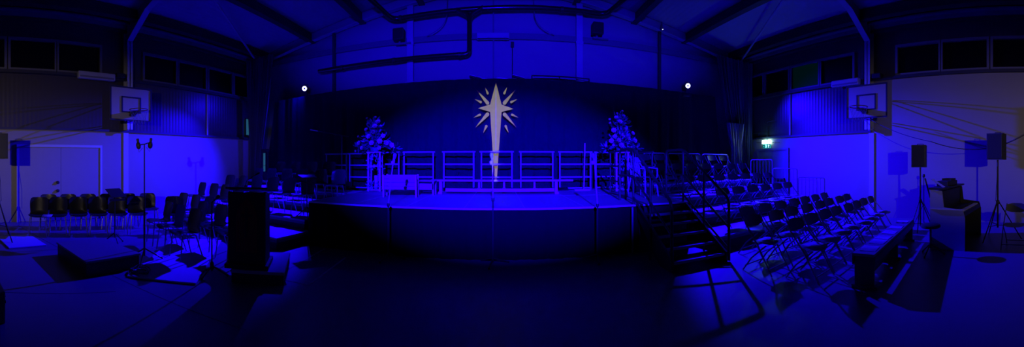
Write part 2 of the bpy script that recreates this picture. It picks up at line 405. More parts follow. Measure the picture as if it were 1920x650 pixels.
# basketball goals
def goal(sx, dz, lab):
    t = thing('basketball_goal', lab, 'basketball hoop', (sx * 7.73, 4.0, 3.12 + dz), 0, 'basketball backboards on the side walls')
    q = -sx
    bd = MB().box((-q * .012, 0, 0), (.02, 1.2, .87), bev=.004).build('backboard', M['board'], t)
    f = MB()
    for z in (-.42, .42): f.box((q * .004, 0, z), (.016, 1.2, .035))
    for y in (-.585, .585): f.box((q * .004, y, 0), (.016, .035, .805))
    f.build('board_border', M['black'], bd)
    f = MB(); zc = -.02
    for z in (-.19, .19): f.box((q * .004, 0, zc + z), (.014, .56, .035))
    for y in (-.265, .265): f.box((q * .004, y, zc), (.014, .035, .38))
    f.build('target_square', M['black'], bd)
    ring = [(q * .40 + .225 * math.cos(a), .225 * math.sin(a), -.2) for a in [2 * PI * k / 28 for k in range(29)]]
    rg = MB().tube(ring, .011, 8).build('rim', M['orange'], t, True)
    MB().box((q * .1, 0, -.215), (.18, .16, .03)).box((q * .06, 0, -.27), (.10, .12, .11)).tube([(q * .03, .08, -.3), (q * .2, .1, -.21)], .01).tube([(q * .03, -.08, -.3), (q * .2, -.1, -.21)], .01).build('rim_bracket', M['blackm'], t)
    nt = MB()
    for k in range(12):
        for dd in (-1, 1):
            pts = []
            for j in range(6):
                a = 2 * PI * (k + dd * j * .5) / 12; rr = .225 - .08 * (j / 5) ** .8
                pts.append((q * .40 + rr * math.cos(a), rr * math.sin(a), -.21 - .07 * j))
            nt.tube(pts, .0022, 4)
    nt.build('net', M['frame'], t)
    b = MB()
    for y in (-.35, .35):
        for z in (-.3, .3):
            b.tube([(-q * .03, y, z), (-q * 1.02, .45 + .12 * (1 if y > 0 else -1), z)], .013)
        b.tube([(-q * .03, y, -.3), (-q * 1.02, .45 + .12 * (1 if y > 0 else -1), .3)], .012)
    b.build('wall_bracket', M['steel'], t)
goal(-1, 0.0, 'basketball backboard and hoop on the wall with the double doors')
goal(1, 0.07, 'basketball backboard and hoop on the wall with the exit sign')

# exit sign over the double door on the exit side
t = thing('exit_sign', 'lit EXIT sign with running man and upward arrow above the far door', 'exit sign', (8.93, 8.72, 2.30))
MB().box((.0, 0, .075), (.08, .42, .135), bev=.015).build('lamp_diffuser', M['exitlamp'], t)
pn = MB().box((.01, 0, -.08), (.03, .40, .15), bev=.006).build('sign_panel', M['exitgreen'], t)
MB().box((-.009, .135, -.125), (.008, .10, .03)).box((-.009, .135, -.045), (.008, .10, .03)).box((-.009, .185, -.085), (.008, .02, .11)).box((-.009, .1, -.085), (.008, .02, .11)).build('door_symbol', M['exitdark'], pn)
rm = MB()
rm.lathe([(.002, 0), (.013, .003), (.002, .006)], (-.008, .03, -.035), 12, (-1, 0, 0))
for a, b in (((.02, -.05), (.0, -.085)), ((.0, -.085), (-.02, -.11)), ((-.02, -.11), (-.01, -.14)), ((.0, -.085), (.03, -.105)), ((.03, -.105), (.05, -.135)), ((.02, -.055), (.045, -.07)), ((.02, -.055), (-.015, -.07))):
    rm.tube([(-.010, a[0], a[1]), (-.010, b[0], b[1])], .006, 6)
rm.build('running_man_symbol', M['exitwhite'], pn)
MB().box((-.007, -.12, -.08), (.004, .13, .13)).build('arrow_field', M['exitdark'], pn)
MB().box((-.012, -.12, -.105), (.006, .028, .07)).prism([(-.165, -.075), (-.075, -.075), (-.12, -.028)], .006, lambda u, v, q: Vector((-.015 + q, u, v))).build('arrow_symbol', M['exitwhite'], pn)
L = bpy.data.lights.new('exit_sign_glow', 'AREA'); L.energy = 1; L.color = (.25, .95, .9); L.size = .4; L.size_y = .12; L.shape = 'RECTANGLE'
lo = bpy.data.objects.new('exit_sign_glow', L); C.collection.objects.link(lo); lo.location = (8.86, 8.72, 2.375); lo.rotation_euler = (0, PI / 2, 0)
L2 = bpy.data.lights.new('exit_sign_halo', 'POINT'); L2.energy = 1.6; L2.color = (.2, .9, .95); L2.shadow_soft_size = .03
lo = bpy.data.objects.new('exit_sign_halo', L2); C.collection.objects.link(lo); lo.location = (8.82, 8.72, 2.44)
spot('exit_lamp_on_drape', (8.84, 8.62, 2.40), (7.9, 9.25, 2.35), 40, (.55, .85, 1.0), 38, 1.0, .04)
tag(MB().tube(rounded([(8.96, 8.72, 2.45), (8.96, 8.72, 3.12), (8.96, 8.35, 3.14)], .06), .014).tube([(8.96, 9.7, 2.72), (8.96, 9.05, 2.74)], .02).tube([(8.965, 9.3, 2.37), (8.965, 8.1, 2.34)], .008).build('electrical_conduit', M['sill'], None, True), 'thin dark conduit climbing the wall above the exit sign', 'conduit')

# ------------------------------------------------------------------ curtains
YC = 9.7
def ctop(u):            # height of the top edge along the width
    return 4.03 - .18 * abs(2 * u - 1) ** 1.6 * (1 if u < .5 else .35)
def curt(u, v):
    x = (-7.62 + u * 14.9) * (1 - v) + (-8.15 + u * 15.95) * v
    wob = .035 * math.sin(x * 13) + .02 * math.sin(x * 29 + 1.3) + .02 * math.sin(x * 5.1)
    return Vector((x, YC + wob * (.35 + .65 * v), ctop(u) * (1 - v) + .01 * v))
bc = MB().grid(420, 12, curt, .006).build('backdrop_curtain', M['velvet'], None, True)
tag(bc, 'wide black curtain hanging behind the whole stage', 'curtain')
def drape(x0t, x1t, x0m, x1m, x0b, x1b, zt, zm, y, npl, amp, name, m, lab):
    def f(u, v):
        z = zt * (1 - v) + .02 * v
        if z > zm:
            q = ((zt - z) / (zt - zm)) ** 1.2; a, b = x0t + (x0m - x0t) * q, x1t + (x1m - x1t) * q
        else:
            q = (zm - z) / zm; a, b = x0m + (x0b - x0m) * q, x1m + (x1b - x1m) * q
        return Vector((a + (b - a) * u, y + amp * math.sin(u * npl * 2 * PI) + amp * .4 * math.sin(u * npl * 4.6 * PI + v * 3), z))
    o = MB().grid(int(npl * 10), 26, f, .006).build(name, m, None, True)
    tag(o, lab, 'curtain')
    return o
drape(-8.85, -7.45, -8.6, -8.0, -8.7, -7.95, 5.5, 1.9, 9.42, 9, .05, 'side_drape', M['drape'], 'grey side drape gathered at the curtain edge near the wall with the double doors')
drape(7.15, 8.85, 7.9, 8.8, 7.8, 8.85, 5.4, 1.85, 9.42, 10, .05, 'side_drape', M['drape'], 'grey side drape gathered at the curtain edge near the exit sign')
drape(7.45, 8.25, 7.65, 8.1, 7.6, 8.15, 3.02, 2.1, 9.22, 6, .045, 'sheer_drape', M['sheer'], 'pale pleated drape catching white light in front of the grey side drape')
# greenish door glass by the drape, and a wall reflection painted as glow, doors side
for nm, lab, c, d in (('door_vision_panel', 'narrow greenish lit glass strip at the curtain edge behind the lectern', (-7.78, 9.3, 1.62), (.10, .03, .66)), ('reflection_strip', 'small dim greenish glowing strip, a painted reflection, high beside the grey side drape', (-8.97, 9.72, 3.0), (.03, .30, .62))):
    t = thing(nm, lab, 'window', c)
    MB().box((0, 0, 0), d).build('glow_strip', M['teal'], t)
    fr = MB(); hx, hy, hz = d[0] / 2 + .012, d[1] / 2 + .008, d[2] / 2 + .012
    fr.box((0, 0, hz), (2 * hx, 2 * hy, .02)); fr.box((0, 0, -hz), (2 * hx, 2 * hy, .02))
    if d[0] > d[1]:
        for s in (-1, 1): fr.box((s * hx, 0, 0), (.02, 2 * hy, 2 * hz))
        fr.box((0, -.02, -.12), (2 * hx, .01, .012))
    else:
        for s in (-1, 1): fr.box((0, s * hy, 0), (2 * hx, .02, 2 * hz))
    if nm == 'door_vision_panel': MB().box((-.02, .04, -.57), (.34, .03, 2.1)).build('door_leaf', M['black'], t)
    fr.build('strip_frame', M['black'], t)

# bars lying along the top of the curtain
tag(MB().tube([(.98, 9.86, 4.0), (.98, 9.86, 4.17), (1.8, 9.86, 4.175), (2.72, 9.86, 4.15), (2.72, 9.86, 3.95)], .022).tube([(1.8, 9.86, 4.0), (1.8, 9.86, 4.17)], .018).build('curtain_bar', M['black'], None, True), 'black tubular bar standing just above the curtain top towards the exit side', 'bar')
for lab, x in (('short tilted batten on the curtain top just beside the star tip, lectern side', -.68), ('short tilted batten on the curtain top past the star tip, exit side', .58)):
    t = thing('tilted_batten', lab, 'batten', (x, 9.86, 4.10), 0, 'tilted battens on the curtain top')
    MB().box((0, 0, 0), (.36, .09, .05), ry=.24).build('bar', M['black'], t)
    MB().box((.0, 0, .036), (.36, .1, .012), ry=.24).build('lit_top_edge', M['alu'], t)  # pale strip paints the light caught by the bar's upper side
    MB().tube([(0, .05, -.2), (0, .05, .0)], .015).build('clamp', M['alu'], t)
tag(MB().tube([(-.5, 9.84, 4.075), (-.2, 9.84, 4.05), (.0, 9.84, 4.085), (.25, 9.84, 4.06), (.52, 9.84, 4.055)], .012, 6).build('pale_cable', M['alu'], None, True), 'pale cable lying along the curtain top above the star', 'cable')
rl = tag(MB().tube([(-7.55, 9.80, 3.80), (0, 9.80, 3.98), (7.2, 9.80, 3.90)], .03).build('curtain_rail', M['black'], None, True), 'long black rail behind the top edge of the stage curtain', 'rail')

# ------------------------------------------------------------------ stage lights (LED cans) above the curtain
def parcan(x, z, tx, lab):
    t = thing('stage_light', lab, 'stage light', (x, 9.72, z), 0, 'blue LED stage lights above the curtain')
    d = (Vector((tx, 2.0, 1.0)) - Vector((x, 9.72, z))).normalized()
    fx = (-Vector((x, 9.72, z - EYE))).normalized() if False else d
    b = MB().lathe([(.05, -.16), (.085, -.13), (.095, -.02), (.10, .03), (.10, .04), (.075, .04)], (0, 0, 0), 24, d).build('can', M['case'], t, True)
    q = Vector((0, 0, 1)).rotation_difference(d).to_matrix()
    ring = MB()
    for k in range(12):
        a = 2 * PI * k / 12
        ring.lathe([(.006, 0), (.026, .004), (.026, .012), (.010, .018)], d * .042 + q @ Vector((.056 * math.cos(a), .056 * math.sin(a), 0)), 10, d)
    ring.build('led_ring', M['led'], t, True)
    MB().lathe([(.004, 0), (.026, .003), (.004, .008)], d * .042, 14, d).build('lens_centre', M['lens'], t, True)
    MB().tube([(-.12, 0, 0), (-.12, 0, .12), (.12, 0, .12), (.12, 0, 0)], .008).build('yoke', M['black'], t)
    MB().tube([(0, 0.0, .12), (0, .16, .1), (0, .16, -.32)], .012).build('support', M['black'], t)
parcan(-6.33, 4.17, -3.0, 'round blue LED stage light glowing above the curtain on the doors side')
parcan(6.13, 4.24, 3.0, 'round blue LED stage light glowing above the curtain on the exit side')
t = tag(MB().box((0, 0, 0), (.24, .10, .035), bev=.01).tube([(0, .02, 0), (0, .24, .02), (0, .25, .06)], .01).build('spare_light_fitting', M['poly']), 'small dark unlit fitting just below the exit side stage light', 'light fitting')
t.location = (5.95, 9.55, 3.83)

# ------------------------------------------------------------------ star, a solid shape for projected light
st = thing('projected_light_star', 'large gold star with a long tail, solid stand-in for light projected on the curtain', 'star', tuple(at(930, 204, 9.50)))
so = st.location.copy()
def S(px, py, w=0):
    p = at(px, py, 9.50) - so; return Vector((p.x, -w, p.z))
def sp(poly, th=.03):
    return MB().prism(poly, th, lambda u, v, q: S(u, v, q))
sp([(930, 155), (940.5, 196), (962.5, 204.3), (940.5, 210), (931.5, 338), (927, 338), (919, 210), (896.8, 203), (919, 196)], .035).build('star_body', M['gold'], st)
sp([(929.6, 166), (930.2, 166), (930.0, 300), (929.2, 300)], .041).build('centre_crease', M['wood2'], st)
def kite(r0, r1, th):
    """a ray with a rounded inner end r0 and a pointed outer end r1"""
    a, b = Vector(r0), Vector(r1); d = (b - a).normalized(); n = Vector((-d.y, d.x))
    pts = [b]
    for k in range(7):
        q = -PI / 2 + PI * k / 6 + PI
        pts.append(a + d * th * math.cos(q) + n * th * math.sin(q) * -1)
    return [(p.x, p.y) for p in pts]
for s in (-1, 1):
    def X(x): return x if s < 0 else 1860 - x
    for a, b, th in (((914, 193), (893.5, 168.5), 3.6), ((914, 214.5), (891, 239.5), 3.6)):
        sp(kite((X(a[0]), a[1]), (X(b[0]), b[1]), th)).build('long_ray', M['gold'], st)
    for a, b, th in (((914.5, 175), (909, 163), 2.2), ((901.5, 191.5), (890, 186), 2.2), ((900, 215), (888, 220.5), 2.2), ((912, 236.5), (906, 249.5), 2.4)):
        sp(kite((X(a[0]), a[1]), (X(b[0]), b[1]), th)).build('short_ray', M['gold'], st)
MB().tube([S(930, 158, -.02), Vector((0.0, .10, .97)), Vector((0, .2, .97)), Vector((0, .29, .87))], .003, 5).build('hanging_wire', M['black'], st)

# warm star spotlight out of view, keyhole plate added to shape its beam
GP = Vector((-.05, -1.9, 2.25))
t = thing('star_spotlight', 'black profile spotlight with a keyhole plate added to shape the beam, on a tall stand', 'spotlight', tuple(GP))
dr = (Vector((-.07, 9.50, 2.6)) - GP); D0 = .30
def ap(x, z):          # aperture point on the plate at D0 ahead of the lamp for a target point on the star plane
    k = D0 / (9.50 - GP.y); return ((x - GP.x) * k, (z - GP.z) * k)
inner = []; cx, cz = -.075, 3.055
k0 = 26
for k in range(k0 + 1):
    a = -PI / 2 + .27 + (2 * PI - .54) * k / k0
    inner.append(ap(cx + .69 * math.cos(a), cz + .69 * math.sin(a) * 1.06))
inner = inner + [ap(cx - .13, 1.9), ap(cx - .085, .98), ap(cx + .04, .98), ap(cx + .10, 1.9)]
outer = []
for (x, z) in inner:
    a = math.atan2(z - .02, x); m_ = .16 / max(abs(math.cos(a)), abs(math.sin(a))); outer.append((m_ * math.cos(a), .02 + m_ * math.sin(a)))
mb = MB(); vi = [mb.bm.verts.new((x, D0, z)) for x, z in inner]; vo = [mb.bm.verts.new((x, D0, z)) for x, z in outer]
vo2 = [mb.bm.verts.new((x * 1.0, -.1, z)) for x, z in outer]
for k in range(len(vi)):
    j = (k + 1) % len(vi); mb.bm.faces.new((vi[k], vi[j], vo[j], vo[k])); mb.bm.faces.new((vo[k], vo[j], vo2[j], vo2[k]))
mb.bm.faces.new(vo2)
mb.build('lamp_housing', M['black'], t)
MB().tube([(0, 0, -.2), (0, 0, -2.24)], .02).lathe([(.25, -2.25), (.25, -2.22), (.03, -2.18)], (0, 0, 0), 20).build('stand_pole', M['black'], t)
spot('star_beam', tuple(GP), (-.07, 9.50, 2.5), 1300, (1.0, .93, .85), 13, .05, .0015)

# ------------------------------------------------------------------ stage
ZS, YS0, YS1, XS0, XS1 = .85, 5.54, 9.45, -3.5, 3.5
stg = thing('stage', 'raised stage with black cloth skirt and pale edged deck', 'stage', (0, 7.5, 0))
def shift(mb):
    bmesh.ops.translate(mb.bm, verts=mb.bm.verts[:], vec=(0, -7.5, 0)); return mb
xs = [-3.5, -2.57, -1.57, -.57, .43, 1.45, 2.5, 3.5]; ys = [5.54, 7.55, 9.45]
for a, b in zip(xs, xs[1:]):
    for c, d in zip(ys, ys[1:]):
        shift(MB().bb(a + .006, b - .006, c + .006, d - .006, ZS - .05, ZS)).build('deck_panel', M['deck'], stg)
e = MB()
for x in xs[1:-1]: e.bb(x - .006, x + .006, YS0, YS1, ZS - .05, ZS + .001)
e.bb(XS0, XS1, 7.544, 7.556, ZS - .05, ZS + .001)
e.bb(XS0, XS1, YS0 - .012, YS0, ZS - .028, ZS + .003); e.bb(XS0 - .01, XS0, YS0, YS1, ZS - .03, ZS + .002); e.bb(XS1, XS1 + .01, YS0, YS1, ZS - .03, ZS + .002)
shift(e).build('edge_trim', M['alu'], stg)
def skirtf(u, v):
    L1 = XS1 - XS0; s = u * (L1 + 6.0)
    if s < 3.0: x, y, nx, ny = XS0 - .02, YS0 + 3.0 - s, -1, 0
    elif s < 3.0 + L1: x, y, nx, ny = XS0 + s - 3.0, YS0 - .02, 0, -1
    else: x, y, nx, ny = XS1 + .02, YS0 + (s - 3.0 - L1), 1, 0
    w_ = (.012 * math.sin(s * 17) + .008 * math.sin(s * 41)) * (.2 + v)
    return Vector((x + nx * w_, y + ny * w_, (ZS - .03) * (1 - v) + .004))
shift(MB().grid(500, 6, skirtf, .004)).build('stage_skirt', M['skirt'], stg, True)
for x in xs:
    for y in (5.62, 7.5, 9.3): shift(MB().tube([(x * .97, y, 0), (x * .97, y, ZS - .05)], .02)).build('stage_leg', M['alu'], stg)

def guard(x0, x1, y, z, lab, h=1.05, grp='guard rails along the back of the stage', m='rail', base=True, rz=0, r=.021):
    wdt = x1 - x0
    t = thing('guard_rail', lab, 'guard rail', ((x0 + x1) / 2, y, z), rz, grp)
    for s in (-1, 1): MB().tube([(s * (wdt / 2 - .02), 0, 0), (s * (wdt / 2 - .02), 0, h - .01)], r).build('post', M[m], t, True)
    for zz in (h, h * .675, h * .34) + ((.05,) if base else ()):
        MB().tube([(-wdt / 2 + (-.03 if zz == h else .0), 0, zz), (wdt / 2 + (.03 if zz == h else 0), 0, zz)], r).build('rail', M[m], t, True)
    return t
gx = [(-2.66, -1.78), (-1.52, -.66), (-.49, .38), (.58, 1.5), (1.66, 2.58)]
gl = ['guard rail panel behind the wooden crib at the stage back', 'guard rail panel behind the start of the long bench', 'guard rail panel crossing the tail of the gold star',
      'guard rail panel just past the star tail, exit side', 'guard rail panel behind the upright pole at the stage back']
for (a, b), l in zip(gx, gl): guard(a, b, 9.12, ZS, l)
guard(-3.45, -2.78, 9.14, ZS, 'guard rail panel behind the flower pedestal on the doors side')
guard(2.7, 3.45, 9.14, ZS, 'guard rail panel behind the flower pedestal next to the steps')
guard(-5.15, -4.42, 9.12, .82, 'dim guard rail panel behind the tiers, doors side, beyond its neighbour')
guard(-4.35, -3.62, 9.12, .82, 'dim guard rail panel behind the tiers next to the stage corner, doors side')

# long low bench on the stage
t = thing('gym_bench', 'long pale wooden gym bench on the stage before the guard rails', 'bench', (.08, 8.05, ZS))
MB().box((0, 0, .325), (3.42, .24, .04), bev=.008).build('seat', M['wood'], t)
MB().box((-.05, 0, .095), (2.62, .07, .075), bev=.006).build('beam', M['wood'], t)
for x, wd in ((-1.47, .06), (-.55, .04), (.05, .04), (.78, .04), (1.30, .06)):
    MB().box((x, 0, .16 if wd > .05 else .21), (wd, .2 if wd > .05 else .06, .30 if wd > .05 else .20)).box((x, 0, .03 if wd > .05 else .12), (wd + .03, .34 if wd > .05 else .06, .05)).build('leg', M['wood'], t)

# wooden crib
t = thing('manger_crib', 'slatted wooden crib with splayed legs standing on the stage', 'crib', (-2.14, 7.15, ZS + .002), .12)
for k in range(4):
    z = .20 + k * .080
    MB().box((0, -.15 - .018 * k, z), (.70 + .0 * k, .016, .068), rx=.25, bev=.003).build('front_board', M['wood2'], t)
    MB().box((0, .15 + .018 * k, z), (.70, .016, .068), rx=-.25, bev=.003).build('rear_board', M['wood2'], t)
for s in (-1, 1):
    MB().prism([(-.13, .17), (.13, .17), (.21, .46), (-.21, .46)], .018, lambda u, v, q, s=s: Vector((s * .33 + q, u, v))).build('end_board', M['wood2'], t)
    for r in (-1, 1):
        MB().tube([(s * .36, r * .17, 0), (s * .355, -r * .0 + r * .205, .49)], .022, 4).build('leg', M['wood'], t)
MB().box((0, 0, .17), (.66, .26, .015)).build('bottom_board', M['wood2'], t)
t = thing('small_table', 'small square wooden table behind the crib on the stage', 'table', (-1.72, 7.75, ZS))
MB().box((0, 0, .33), (.5, .36, .025), bev=.004).build('table_top', M['wood2'], t)
MB().box((0, -.16, .2), (.46, .015, .14)).build('apron', M['wood2'], t)
for sx in (-1, 1):
    for sy in (-1, 1): MB().box((sx * .22, sy * .15, .16), (.035, .035, .32)).build('leg', M['wood2'], t)
t = thing('upright_pole', 'thin pale pole standing on a flat plank foot at the stage back', 'pole', (2.28, 8.8, ZS))
MB().tube([(0, 0, .03), (.03, 0, 1.28)], .016).build('pole', M['wood'], t, True)
MB().box((-.05, 0, .02), (.42, .14, .04), bev=.005).build('foot_plank', M['wood'], t)

# flower pedestals
def bloom_mesh(m, nm='bloom'):
    mb = MB()
    for ring, (n, r0, tilt, ln) in enumerate(((7, .010, .35, .075), (6, .008, .75, .062), (5, .005, 1.15, .048))):
        for k in range(n):
            a = 2 * PI * (k + .5 * ring) / n
            rot = Matrix.Rotation(a, 3, 'Z')
            def f(u, v, ln=ln, tilt=tilt, r0=r0, rot=rot):
                wv = math.sin(PI * min(.96, .12 + .8 * v)) * ln * .42
                x = r0 + v * ln * math.cos(tilt) + 0; z = v * ln * math.sin(tilt) + .022 * (2 * u - 1) ** 2
                return rot @ Vector((x, (2 * u - 1) * wv, z))
            mb.grid(3, 3, f)
    mb.lathe([(.004, -.01), (.016, .0), (.018, .02), (.006, .035)], (0, 0, 0), 8)
    return mb.build(nm, m, None, True)
b1 = bloom_mesh(M['petal']); b2 = bloom_mesh(M['petalb'])
protos = [b1, b2]; bused = [False, False]
def leafs(mb, c, n, spread, size=(.07, .16), up=.2):
    for _ in range(n):
        d = Vector((R.gauss(0, 1), R.gauss(0, 1), R.gauss(up, 1))).normalized()
        p = Vector(c) + Vector((d.x * spread[0], d.y * spread[1], d.z * spread[2])) * R.uniform(.25, 1.0)
        ln = R.uniform(*size); wd = ln * R.uniform(.16, .3)
        dd = (d + Vector((R.uniform(-.5, .5), R.uniform(-.5, .5), R.uniform(-.6, .4)))).normalized()
        side = dd.cross(Vector((R.uniform(-1, 1), R.uniform(-1, 1), 1.3))).normalized(); nn = dd.cross(side)
        mb.grid(2, 4, lambda u, v: p + dd * (ln * v) + side * ((2 * u - 1) * wd * math.sin(PI * (.06 + .9 * v))) + nn * (.02 * (2 * u - 1) ** 2 - .25 * ln * v * v))
def arrangement(x, y, rz, lab_s, lab_f, spots, buds, sprays, ntop):
    ped = thing('flower_pedestal', lab_s, 'pedestal', (x, y, ZS), rz, 'flower pedestals on the stage')
    for sx in (-1, 1):
        for sy in (-1, 1): MB().box((sx * .155, sy * .155, .51), (.042, .042, 1.02), bev=.004).build('post', M['white'], ped)
    MB().box((0, 0, 1.03), (.40, .40, .025), bev=.005).build('top_plate', M['white'], ped)
    MB().box((0, 0, .03), (.36, .36, .02)).build('base_plate', M['white'], ped)
    r = MB()
    for s in (-1, 1): r.box((0, s * .155, .66), (.29, .02, .03)); r.box((s * .155, 0, .66), (.02, .29, .03))
    r.build('cross_rail', M['white'], ped)
    MB().lathe([(.04, .05), (.045, .4), (.035, .41)], (0.02, -.02, 0), 14).build('candle', M['white'], ped, True)
    zt = ZS + 1.045
    fa = thing('flower_arrangement', lab_f, 'flowers', (x, y, zt), 0, 'flower arrangements on the pedestals')
    MB().lathe([(.09, 0), (.13, .02), (.15, .10), (.14, .12)], (0, 0, 0), 18).build('bowl', M['leaf'], fa, True)
    mb = MB(); leafs(mb, (0, 0, .28), 120, (.34, .26, .30)); leafs(mb, (0, 0, ntop * .62), 55, (.20, .16, .34), up=.6)
    for (sx_, sz_) in sprays: leafs(mb, (sx_, -.05, sz_), 16, (.14, .10, .10))
    mb.build('foliage', M['leaf'], fa, True)
    mb = MB(); leafs(mb, (0, -.05, .3), 60, (.36, .28, .34), (.05, .12)); leafs(mb, (0, 0, ntop * .75), 24, (.14, .12, .26), (.05, .1), up=.8); mb.build('silver_foliage', M['leafb'], fa, True)
    mb = MB()
    for (px, py) in spots + buds:
        p = at(px, py, y - .2) - Vector((x, y, zt)); mb.tube([(0, 0, .08), (p.x * .5, p.y * .5, p.z * .45 + .08), p], .004, 5)
    mb.build('stem', M['leaf'], fa)
    for i, (px, py) in enumerate(spots + buds):
        p = at(px, py, y - .22 - .06 * math.sin(i * 2.3)) - Vector((x, y, zt)); k = (i % 3 == 2) * 1
        if not bused[k]: o = protos[k]; bused[k] = True
        else: o = protos[k].copy(); C.collection.objects.link(o)
        o.parent = fa; o.location = p
        d = Vector((p.x * .9 + R.uniform(-.1, .1), -.8 + R.uniform(-.1, .2), (p.z - .3) * .7 + .2))
        o.rotation_euler = d.to_track_quat('Z', 'Y').to_euler()
        sc = (.42 if i >= len(spots) else R.uniform(.68, .95)); o.scale = (sc, sc, sc)
    # garland round the posts
    for zc in (.16, .62, .88):
        ga = MB(); leafs(ga, (.02 if zc > .5 else -.02, -.16, zc), 34, (.22, .10, .10), (.04, .09)); ga.build('garland_foliage', M['leafb'], ped, True)
arrangement(-3.25, 8.45, .15, 'white four-post pedestal carrying flowers on the doors side of the stage', 'tall flower arrangement on the pedestal behind the wooden crib',
    [(703, 237), (687, 243), (700, 248), (692, 256), (718, 255), (684, 263), (712, 265), (674, 268), (724, 268), (734, 272), (679, 277), (711, 277), (697, 268), (709, 229)],
    [(688, 222), (704, 220), (714, 236), (672, 256), (738, 276), (667, 283), (690, 232)], [(-.45, .12), (.52, .10), (.0, .72)], .9)
arrangement(3.25, 8.5, -.2, 'white four-post pedestal carrying flowers next to the stage steps', 'tall flower arrangement on the pedestal beside the stage steps',
    [(1155.6, 221), (1162.5, 229), (1171.4, 243), (1151, 245), (1153, 256), (1177, 258), (1147, 264), (1190, 264), (1160, 263), (1186, 250), (1168, 254), (1165, 272)],
    [(1166.7, 208.5), (1169, 217), (1144, 231), (1136, 273), (1150, 272), (1194, 275), (1143, 224), (1157, 213), (1183, 276)], [(-.40, .12), (.42, .12), (-.05, .9)], 1.05)

# ------------------------------------------------------------------ stage steps and their handrails
XT0, XT1 = 2.42, 3.42
t = thing('stage_steps', 'black five-tread steps leading up to the stage corner', 'steps', (0, 0, 0))
treads = [(4.27, .14), (4.52, .28), (4.77, .425), (5.02, .57), (5.22, .71)]
for (y, z) in treads:
    tr = MB().bb(XT0 + .03, XT1 - .03, y, y + .27, z - .04, z).build('tread', M['blackm'], t)
    MB().bb(XT0 + .03, XT1 - .03, y - .012, y + .028, z - .035, z + .004).build('nosing', M['rail'], tr)
for x in (XT0, XT1):
    MB().prism([(4.24, .0), (4.24, .16), (5.48, .84), (5.48, .62), (4.62, 0)], .03, lambda u, v, q, x=x: Vector((x - .015 + q, u, v))).build('stringer', M['black'], t)
MB().bb(XT0, XT1, 5.46, 5.485, 0, .8).build('back_panel', M['black'], t)
for x, l in ((XT0 - .03, 'inner'), (XT1 + .03, 'outer')):
    h = thing('stair_handrail', 'black tubular handrail on the %s side of the stage steps' % ('star' if l == 'inner' else 'tier'), 'handrail', (x, 4.9, 0), 0, 'handrails of the stage steps')
    y0, y1 = 4.22 - 4.9, 5.64 - 4.9
    MB().tube(rounded([(0, y0, .02), (0, y0, 1.02), (0, y1, 1.86), (0, y1 + .7, 1.86), (0, y1 + .7, .855)], .12), .024).build('top_rail', M['darkrail'], h, True)
    MB().tube([(0, y0, .55), (0, y1, 1.36), (0, y1 + .7, 1.36)], .02).build('middle_rail', M['darkrail'], h, True)
    MB().tube([(0, y1, .855), (0, y1, 1.85)], .022).build('post', M['darkrail'], h, True)
    MB().tube([(0, (y0 + y1) / 2, .02), (0, (y0 + y1) / 2, 1.43)], .02).build('post', M['darkrail'], h, True)
    MB().tube([(0, y0, .2), (0, y1, .98)], .018).build('lower_rail', M['darkrail'], h, True)
tag(MB().tube([(0, 0, .02), (0, 0, .82)], .02).box((0, 0, .01), (.12, .12, .02)).build('stage_prop', M['leg'], None), 'short upright steel prop at the stage front beside the steps', 'prop').location = (2.40 - .12, 5.42, 0)
for lab, x, y, rz in (('black guard frame on the stage behind the step landing', 2.55, 6.9, PI / 2), ('black guard frame at the stage side by the white pedestal', 3.40, 7.4, PI / 2)):
    guard(x - .5, x + .5, y, ZS, lab, 1.0, 'black guard frames behind the steps', 'darkrail', True, rz)

# ------------------------------------------------------------------ microphone stands before the stage
def tripod(t, r, h, m='blackm', n=3, a0=.3, rad=.011, foot=True):
    for k in range(n):
        a = a0 + 2 * PI * k / n
        l = MB().tube([(0, 0, h), (r * math.cos(a), r * math.sin(a), .014)], rad).build('leg', M[m], t, True)
        if foot: MB().lathe([(.012, 0), (.016, .004), (.016, .022), (.010, .028)], (r * math.cos(a), r * math.sin(a), 0), 8).build('rubber_foot', M['black'], l)
def mic(t, p, d, m='frame', s=1.0):
    MB().lathe([(.010 * s, 0), (.014 * s, .10 * s), (.026 * s, .12 * s), (.034 * s, .15 * s), (.030 * s, .185 * s), (.012 * s, .20 * s)], p, 14, d).build('microphone', M[m], t, True)
def boom_stand(x, y, lab, top, tilt, dark=.9):
    t = thing('microphone_stand', lab, 'microphone stand', (x, y, 0), 0, 'microphone stands along the stage front')
    tripod(t, .26, .10)
    MB().tube([(0, 0, .05), (0, 0, dark)], .013).build('pole', M['blackm'], t, True)
    MB().tube([(0, 0, dark), (tilt * .5, 0, dark + (top - dark) * .5), (tilt, 0, top)], .009).build('boom', M['rail'], t, True)  # paler than the pole below: light on the upper part put into colour
    MB().lathe([(.018, -.03), (.024, -.02), (.024, .02), (.018, .03)], (0, 0, dark), 12).build('clutch', M['black'], t, True)
    mic(t, (tilt, 0, top - .16), (.1 if tilt > 0 else -.1, 0, 1), 'leafb', .9)
    MB().lathe([(.012, -.03), (.03, -.015), (.03, .02), (.012, .035)], (tilt - .02, 0, top - .14), 10).build('clip', M['rail'], t, True)
boom_stand(-1.80, 5.28, 'boom microphone stand before the stage skirt beside the wooden crib', 1.74, .1)
boom_stand(-.09, 5.30, 'upright microphone stand before the stage skirt below the gold star', 1.74, -.01, 1.02)
boom_stand(1.60, 5.28, 'boom microphone stand before the stage skirt near the steps', 1.74, -.06)

